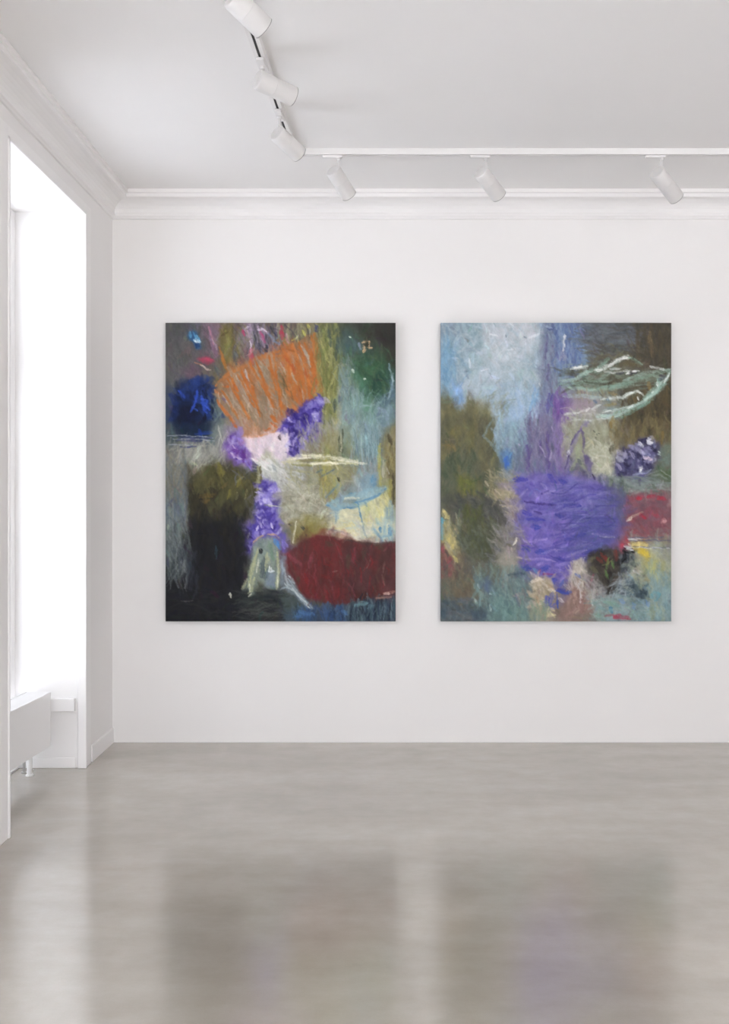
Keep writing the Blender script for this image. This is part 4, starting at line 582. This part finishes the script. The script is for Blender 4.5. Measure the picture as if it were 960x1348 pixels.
# ------------------------------------------------------------------ camera: 1 px = depth/1339 m
F = 1339.; VX, VY = 500., 658.; EYE = 1.55; D = 6.5
cam = bpy.data.cameras.new('camera'); co = bpy.data.objects.new('camera', cam); C.objects.link(co)
co.location = (0, 0, EYE); co.rotation_euler = (PI/2, 0, 0)
cam.sensor_fit = 'AUTO'; cam.sensor_width = 36; cam.lens = F*36/1348
cam.shift_x = (480-VX)/1348; cam.shift_y = (VY-674)/1348
SC.camera = co
def at(px, py, y): return Vector(((px-VX)*y/F, y, EYE+(VY-py)*y/F))

# ------------------------------------------------------------------ room shell
XL, XR, YF, ZC = -1.709, 5.2, -3.6, 3.5
TH = .50                                   # thickness of the outer wall
WIN = [(4.65, 5.885), (2.15, 3.385), (-.35, .885), (-2.85, -1.615)]      # left wall bays: first one seen, other three added unseen for extra daylight
HEAD = 3.215
struct('floor', boxes((XL-TH, XR, YF, D+.2, -.2, 0)), M_FLOOR)
struct('ceiling', boxes((XL-TH, XR+.2, YF-.2, D+.2, ZC, ZC+.2)), M_CEIL)
struct('wall_back', boxes((XL-TH, XR+.2, D, D+.2, 0, ZC)), M_WALL)
struct('wall_right', boxes((XR, XR+.2, YF-.2, D, 0, ZC)), M_WALL)
segs = []; ys = sorted(WIN); prev = YF
for a, b in ys: segs.append((XL-TH, XL, prev, a, 0, ZC)); prev = b
segs.append((XL-TH, XL, prev, D, 0, ZC))
for a, b in ys: segs.append((XL-TH, XL, a, b, HEAD, ZC)); segs.append((XL-TH, XL-TH+.10, a, b, 0, .02))
struct('wall_left', boxes(*segs), M_WALL)
# front wall behind the camera: three wide unseen windows added to brighten the room
FW = [(-1.6, .50), (.65, 2.80), (2.95, 5.1)]
segs = [(XL-TH, XR, YF-.25, YF, 3.36, ZC), (XL-TH, XR, YF-.25, YF, 0, .10)]; prev = XL-TH
for a, b in FW: segs.append((prev, a, YF-.25, YF, 0.10, 3.36)); prev = b
segs.append((prev, XR, YF-.25, YF, 0.10, 3.36))
struct('wall_front', boxes(*segs), M_WALL)
struct('ground', boxes((-40, XL-TH, -40, 40, -.5, -.3)), M_GROUND)
struct('ground_front', boxes((XL-TH, 40, -40, YF-.25, -.5, -.3)), M_ASPH)

def cornice(name, axis, a, b):
    z = ZC
    prof = [(0, z), (.13, z), (.13, z-.022), (.118, z-.026), (.118, z-.046)]
    for k in range(7):
        t = k/6*PI/2; prof.append((.112-.092*math.sin(t)*1.0, z-.05-.066*(1-math.cos(t))))
    prof += [(.02, z-.122), (.024, z-.128), (.024, z-.142), (.016, z-.148), (.010, z-.156), (0, z-.158)]
    return struct(name, extrude_profile(prof, axis, a, b), M_CEIL)
cornice('trim_1', lambda p, q, t: (t, D-p, q), XL, XR)
cornice('trim_2', lambda p, q, t: (XL+p, t, q), YF, D-.001)
cornice('trim_3', lambda p, q, t: (XR-p, t, q), YF, D-.001)
def base_left(n, y0, y1): struct(n, extrude_profile([(0, 0), (.009, 0), (.009, .088), (.006, .096), (0, .098)], lambda p, q, t: (XL+p, t, q), y0, y1), M_TRIM)
base_left('baseboard_left', 6.02, D)

# windows in the left wall: casing, reveal trim, frame, panes
def window(n, y0, y1):
    fr = [(XL, XL+.010, y0-.11, y0-.018, 0, HEAD+.0), (XL, XL+.010, y1+.018, y1+.11, 0, HEAD+.0)]
    root = struct('window_%d' % n, boxes(), M_TRIM)
    # jamb casing boards with bevel
    link('casing', boxes((XL, XL+.010, y0-.10, y0, 0, HEAD+.05), (XL, XL+.010, y1, y1+.10, 0, HEAD+.05), (XL, XL+.010, y0, y1, HEAD, HEAD+.05)), M_TRIM, root, bevel=.004)
    bd = bmesh.new()
    for (a, b) in ((y0, 1), (y1, -1)):
        box(bd, XL-.035, XL+.016, *sorted((a, a+.018*b)), 0, HEAD)
    box(bd, XL-.035, XL+.016, y0, y1, HEAD-.018, HEAD)
    link('bead', bd, M_TRIM, root, bevel=.005)
    # reveal dado with cap on both jambs
    dd = bmesh.new()
    for (a, b) in ((y0, 1), (y1, -1)):
        box(dd, XL-TH+.11, XL-.05, *sorted((a, a+.030*b)), .330, .405)
        box(dd, XL-TH+.11, XL-.05, *sorted((a, a+.010*b)), .0, .06)
    link('reveal_ledge', dd, M_TRIM, root, bevel=.004)
    X0, X1 = XL-TH+.03, XL-TH+.10; b = bmesh.new(); w = .07
    box(b, X0, X1, y0, y0+w, .02, HEAD); box(b, X0, X1, y1-w, y1, .02, HEAD); box(b, X0, X1, y0+w, y1-w, .02, .05); box(b, X0, X1, y0+w, y1-w, HEAD-w, HEAD)
    ym = (y0+y1)/2; box(b, X0, X1, ym-.045, ym+.045, .05, HEAD-w); box(b, X0, X1, y0+w, y1-w, 2.28, 2.36)
    link('frame', b, M_TRIM, root, bevel=.006)
    xg = (X0+X1)/2
    for (a, c) in ((y0+w, ym-.045), (ym+.045, y1-w)):
        for (e, f) in ((.05, 2.28), (2.36, HEAD-w)):
            g = bmesh.new(); box(g, xg-.003, xg+.003, a, c, e, f); link('pane', g, M_GLASS, root)
    link('sill', boxes((XL-TH+.10, XL-TH+.13, y0+.03, y1-.03, 0, .018)), M_TRIM, root, bevel=.004)
    h = lathe([(.008, 0), (.008, .10)], 12); 
    hd = link('handle', boxes((X1, X1+.015, ym-.012, ym+.012, 1.20, 1.27), (X1+.015, X1+.03, ym-.008, ym+.008, 1.12, 1.25)), M_CHROME, root, bevel=.003); h.free()
    # sky-light portal in the opening
    L = bpy.data.lights.new('portal', 'AREA'); L.shape = 'RECTANGLE'; L.size = HEAD-.06; L.size_y = y1-y0; L.cycles.is_portal = True
    po = bpy.data.objects.new('window_portal', L); C.objects.link(po); po.location = (XL-TH-.01, ym, (HEAD+.06)/2); po.rotation_euler = (0, -PI/2, 0)
    return root
for k, (a, b) in enumerate(WIN): window(k+1, a, b)
for k, (a, b) in enumerate(FW):
    root = struct('window_%d' % (k+5), boxes(), M_TRIM); w = .06; y0, y1 = YF-.2, YF-.12  # added window, out of view, lets in fill daylight
    link('frame', boxes((a, a+w, y0, y1, .10, 3.36), (b-w, b, y0, y1, .10, 3.36), (a+w, b-w, y0, y1, .10, .10+w), (a+w, b-w, y0, y1, 3.36-w, 3.36)), M_TRIM, root, bevel=.005)
    link('pane', boxes((a+w, b-w, YF-.163, YF-.157, .10+w, 3.36-w)), M_GLASS2, root)
    L = bpy.data.lights.new('portal', 'AREA'); L.shape = 'RECTANGLE'; L.size = b-a; L.size_y = 3.26; L.cycles.is_portal = True
    po = bpy.data.objects.new('window_portal', L); C.objects.link(po); po.location = ((a+b)/2, YF-.26, 1.73); po.rotation_euler = (PI/2, 0, 0)

# ------------------------------------------------------------------ the two paintings
def s2l(a): return np.where(a <= .04045, a/12.92, ((a+.055)/1.055)**2.4)
def painting(name, label, cx, cz, w, h, im, edge, gain):
    t = .045; yb = D-.002; yf = yb-t
    root = thing(name, label, 'painting', (cx, yb, cz-h/2), 'large abstract canvases on the back wall')
    H, W = im.shape[:2]
    X, Z = np.meshgrid(np.linspace(-w/2, w/2, W), np.linspace(h, 0, H))
    n = W*H; co_ = np.zeros((n, 3), np.float32); co_[:, 0] = X.ravel(); co_[:, 1] = -t; co_[:, 2] = Z.ravel()
    idx = np.arange(n).reshape(H, W)
    q = np.stack([idx[:-1, :-1], idx[1:, :-1], idx[1:, 1:], idx[:-1, 1:]], -1).reshape(-1, 4).astype(np.int32)
    me = bpy.data.meshes.new('painted_canvas'); me.vertices.add(n); me.vertices.foreach_set('co', co_.ravel())
    me.loops.add(q.size); me.loops.foreach_set('vertex_index', q.ravel())
    me.polygons.add(len(q)); me.polygons.foreach_set('loop_start', np.arange(0, q.size, 4, dtype=np.int32))
    me.update(calc_edges=True); me.validate()
    ca = me.color_attributes.new('paint', 'FLOAT_COLOR', 'POINT')
    col = np.ones((n, 4), np.float32); col[:, :3] = np.clip(s2l(im).reshape(-1, 3)*gain, 0, .95); ca.data.foreach_set('color', col.ravel())
    me.materials.append(paint_mat('oil_paint')); o = bpy.data.objects.new('painted_canvas', me); C.objects.link(o); o.parent = root
    # folded canvas edge over the stretcher bars
    e = .004; b = bmesh.new(); ring = [(-w/2, h), (w/2, h), (w/2, 0), (-w/2, 0)]
    fv = [b.verts.new((x, -t, z)) for x, z in ring]; bv = [b.verts.new((x, 0, z)) for x, z in ring]
    iv = [b.verts.new((x*.94, 0, (z-h/2)*.95+h/2)) for x, z in ring]
    for k in range(4):
        b.faces.new((fv[k], bv[k], bv[(k+1) % 4], fv[(k+1) % 4])); b.faces.new((bv[k], iv[k], iv[(k+1) % 4], bv[(k+1) % 4]))
    bmesh.ops.recalc_face_normals(b, faces=b.faces); ed = link('canvas_edge', b, edge, root); ed['label'] = 'dark folded canvas edge'
    return root
GAIN = .95
SF = (D-.047)/F
painting('abstract_picture', 'tall dark abstract canvas with orange fan and red bowl, left of the two paintings', (369.5-VX)*SF, EYE+(VY-621.5)*SF, 303*SF, 393*SF, paint_left(1.2), M_EDGE, GAIN)
painting('abstract_picture', 'tall pale blue abstract canvas with large violet patch, right of the two paintings', (732.2-VX)*SF, EYE+(VY-621.5)*SF, 303.5*SF, 393*SF, paint_right(1.2), M_EDGE2, GAIN)

# ------------------------------------------------------------------ ceiling track: two runs meeting in a corner
ZT = 3.467; TW = .046
def rail(name, label, p0, p1, gm):
    v = p1-p0; L = v.length; root = thing(name, label, 'lighting track', (p0.x, p0.y, ZT), 'ceiling light tracks', math.atan2(v.y, v.x))
    h = ZC-ZT; g = .006
    link('rail', boxes((0, L, -TW/2, -g, 0, h), (0, L, g, TW/2, 0, h), (0, L, -g, g, .012, h)), M_TRACK, root)
    s = link('conductor_groove', boxes((0, L, -g+.0004, g-.0004, .004, .0118)), gm, root); s['label'] = 'dark slot along the underside'
    link('end_cap', boxes((L, L+.006, -TW/2-.002, TW/2+.002, -.001, h)), M_TRACK, root)
    return root
cor = Vector((-.478, 5.665, ZT)); near = Vector((-.590, 2.2, ZT))
rail('light_track', 'white ceiling track running crosswise, parallel to the picture wall', Vector((cor.x+.052, 5.665, ZT)), Vector((4.9, 5.665, ZT)), M_GREYIN)
rail('light_track', 'white ceiling track with black slot running from corner toward the viewer', Vector((cor.x-.0018, cor.y-.052, ZT)), near, M_BLACK)
cc = thing('rail_connector', 'white corner piece joining the two ceiling tracks', 'track connector', (cor.x, cor.y, ZT))
link('corner_body', boxes((-.024, .05, -.022, .022, -.003, ZC-ZT), (-.022, .022, -.05, -.022, -.003, ZC-ZT)), M_TRACK, cc, bevel=.003)
link('screw', lathe([(.004, -.0045), (.004, -.003)], 12), M_GREYIN, cc)

def spotlight(label, pivot, back, front, rad, along, span=(-.07, .07)):
    """pivot: point on the track underside; back / front: ends of the cylinder axis"""
    root = thing('track_spotlight', label, 'spotlight', pivot, 'white cylinder spotlights on the ceiling tracks')
    R = Matrix.Rotation(math.atan2(along.y, along.x), 4, 'Z')
    a = boxes((*span, -.0165, .0165, -.014, -.0005)); a.transform(R); link('adapter', a, M_TRACK, root, bevel=.004)
    b = back-pivot; f = front-pivot; d = (f-b).normalized(); Ln = (f-b).length
    hang = b+d*(Ln*.30)                                # where the yoke holds the body
    top = Vector((0, 0, -.014)); hub = Vector((0, 0, -.040))
    s = lathe([(.012, 0), (.012, -.012), (.007, -.014), (.007, -.040)], 20); s.transform(Matrix.Translation(top)); link('stem', s, M_SPOT, root, smooth=False)
    # hinge knuckle and arm reaching the body
    q = hang-Vector((0, 0, -.054+.054)); v = hang-Vector((0, 0, -.054)); Lr = max(v.length, .01)
    arm = lathe([(.006, 0), (.0075, .004), (.0075, Lr-.002), (.006, Lr)], 16); rot = v.to_track_quat('Z', 'Y').to_matrix().to_4x4()
    arm.transform(Matrix.Translation((0, 0, -.054)) @ rot); link('hinge_arm', arm, M_SPOT, root)
    r = rad; rot = d.to_track_quat('Z', 'Y').to_matrix().to_4x4()
    prof = [(r*.55, 0), (r*.90, 0), (r*.97, .003), (r, .008), (r, Ln*.42), (r*.975, Ln*.42+.001), (r*.975, Ln*.42+.004), (r, Ln*.42+.005), (r, Ln-.006), (r*.985, Ln-.001), (r*.93, Ln), (r*.86, Ln), (r*.84, Ln-.030)]
    bm = lathe(prof, 40); bm.transform(Matrix.Translation(b) @ rot); bo = link('body', bm, M_SPOT, root, smooth=True)
    sm = bo.modifiers.new('edge', 'EDGE_SPLIT'); sm.split_angle = math.radians(35)
    bc = lathe([(r*.30, -.0012), (r*.34, .0004)], 24); bc.transform(Matrix.Translation(b) @ rot); link('back_button', bc, M_SPOT, root)
    ln = lathe([(r*.80, Ln-.029), (r*.80, Ln-.024), (r*.5, Ln-.020), (r*.1, Ln-.019)], 32); ln.transform(Matrix.Translation(b) @ rot)
    l = link('lens', ln, M_LENS, root, smooth=True); l['label'] = 'dark glass lens'
    rg = lathe([(r*.995, Ln-.0005), (r*.995, Ln+.002), (r*.90, Ln+.003), (r*.87, Ln+.001)], 40); rg.transform(Matrix.Translation(b) @ rot)
    l = link('front_ring', rg, M_GREYIN, root); l['label'] = 'thin grey rim'
    return root
ux = Vector((1, 0, 0)); uy = (near-cor).normalized()
for lab, sx, bx, by, fx, fy in (
        ('white cylinder spotlight on the crosswise track, hanging above the left painting', 446, 438.5, 224, 459.5, 257),
        ('white cylinder spotlight on the crosswise track, middle one, hanging above the gap between the paintings', 640, 633, 226, 657, 257.5),
        ('white cylinder spotlight on the crosswise track, rightmost one, hanging above the right painting', 871, 864.5, 226.5, 890.5, 260)):
    p = at(sx, 208, 5.665); p.z = ZT
    spotlight(lab, p, at(bx, by, 5.63), at(fx, fy, 5.745), .0445, ux, (-.09, .022))
def on_track(y): t = (cor.y-y)/(cor.y-near.y); return Vector((cor.x+(near.x-cor.x)*t, y, ZT))
for lab, y, b, f, y0, y1, rd in (
        ('white cylinder spotlight on the side track, nearest the corner piece', 5.05, (364, 175), (394, 203), 4.99, 5.10, .043),
        ('white cylinder spotlight on the side track, middle of its three, with grey back cap showing', 4.47, (338.5, 104.5), (386, 127), 4.42, 4.52, .043),
        ('white cylinder spotlight on the side track, biggest and cut off by the photo top edge', 3.82, (305, -4), (347, 37), 3.74, 3.83, .045)):
    spotlight(lab, on_track(y), at(*b, y0), at(*f, y1), rd, -uy)

# ------------------------------------------------------------------ low convector in the window bay
def convector():
    far = at(67, 910, 5.84); x0 = far.x; ang = math.radians(-3.6)
    root = thing('convector_heater', 'long low white boxy radiator on thin feet in front of the window', 'radiator', (x0, 5.84, 0), None, ang)
    # local: +x into the room, -y towards the viewer
    zt = .447; zb = .137; L = 1.12; dp = .15
    link('casing', boxes((-.012, 0, -L, 0, zb, zt)), M_LAC, root, bevel=.003)
    link('casing', boxes((-dp, -dp+.012, -L, 0, zb, zt)), M_LAC, root, bevel=.003)
    link('end_panel', boxes((-dp+.012, -.012, -.012, 0, zb, zt)), M_LAC, root, bevel=.002)
    link('end_panel', boxes((-dp+.012, -.012, -L, -L+.012, zb, zt)), M_LAC, root, bevel=.002)
    g = bmesh.new(); n = 60
    for k in range(n): y = -.02-k*(L-.04)/n; box(g, -dp+.0125, -.0125, y-.010, y, zt-.016, zt-.003)
    link('top_grille', g, M_LAC, root)
    link('heating_core', boxes((-dp+.03, -.03, -L+.03, -.03, zb+.03, zt-.06)), M_GREYIN, root)
    for y in (-.13, -L+.14):
        f = lathe([(.022, 0), (.022, .006), (.0155, .010), (.0155, zb+.02)], 20); f.transform(Matrix.Translation((-.071, y, 0))); link('foot', f, M_LAC, root)
    for x, y in ((-.108, -.022), (-.126, -.075)):
        f = lathe([(.016, 0), (.016, .006), (.008, .009), (.008, zb+.03)], 16); f.transform(Matrix.Translation((x, y, 0))); link('supply_pipe', f, M_CHROME, root)
    return root
convector()

# ------------------------------------------------------------------ daylight
w = bpy.data.worlds.new('overcast_sky'); SC.world = w; w.use_nodes = True; t = w.node_tree; bg = t.nodes['Background']
tc = t.nodes.new('ShaderNodeTexCoord'); sp = t.nodes.new('ShaderNodeSeparateXYZ'); rp = t.nodes.new('ShaderNodeValToRGB')
rp.color_ramp.elements[0].position = .0; rp.color_ramp.elements[0].color = (.98, .98, 1.0, 1)
rp.color_ramp.elements[1].position = .8; rp.color_ramp.elements[1].color = (.86, .92, 1.0, 1)
t.links.new(tc.outputs['Generated'], sp.inputs[0]); t.links.new(sp.outputs['Z'], rp.inputs['Fac']); t.links.new(rp.outputs['Color'], bg.inputs['Color'])
bg.inputs['Strength'].default_value = 6.2

L = bpy.data.lights.new('sun', 'SUN'); L.energy = 35; L.angle = math.radians(2.5); L.color = (1, .985, .975)
so = bpy.data.objects.new('sun', L); C.objects.link(so); so.rotation_mode = 'QUATERNION'   # parallel to the window wall: falls on the street, which throws light up through the windows
so.rotation_quaternion = Vector((-.06, -.50, -.86)).to_track_quat('-Z', 'Y')

SC.view_settings.view_transform = 'Standard'; SC.view_settings.look = 'None'; SC.view_settings.exposure = -0.12; SC.view_settings.gamma = 1; SC.view_settings.use_curve_mapping = False
SC.cycles.use_denoising = True; SC.cycles.max_bounces = 16; SC.cycles.diffuse_bounces = 10; SC.cycles.glossy_bounces = 6; SC.cycles.transparent_max_bounces = 16
SC.cycles.sample_clamp_indirect = 0
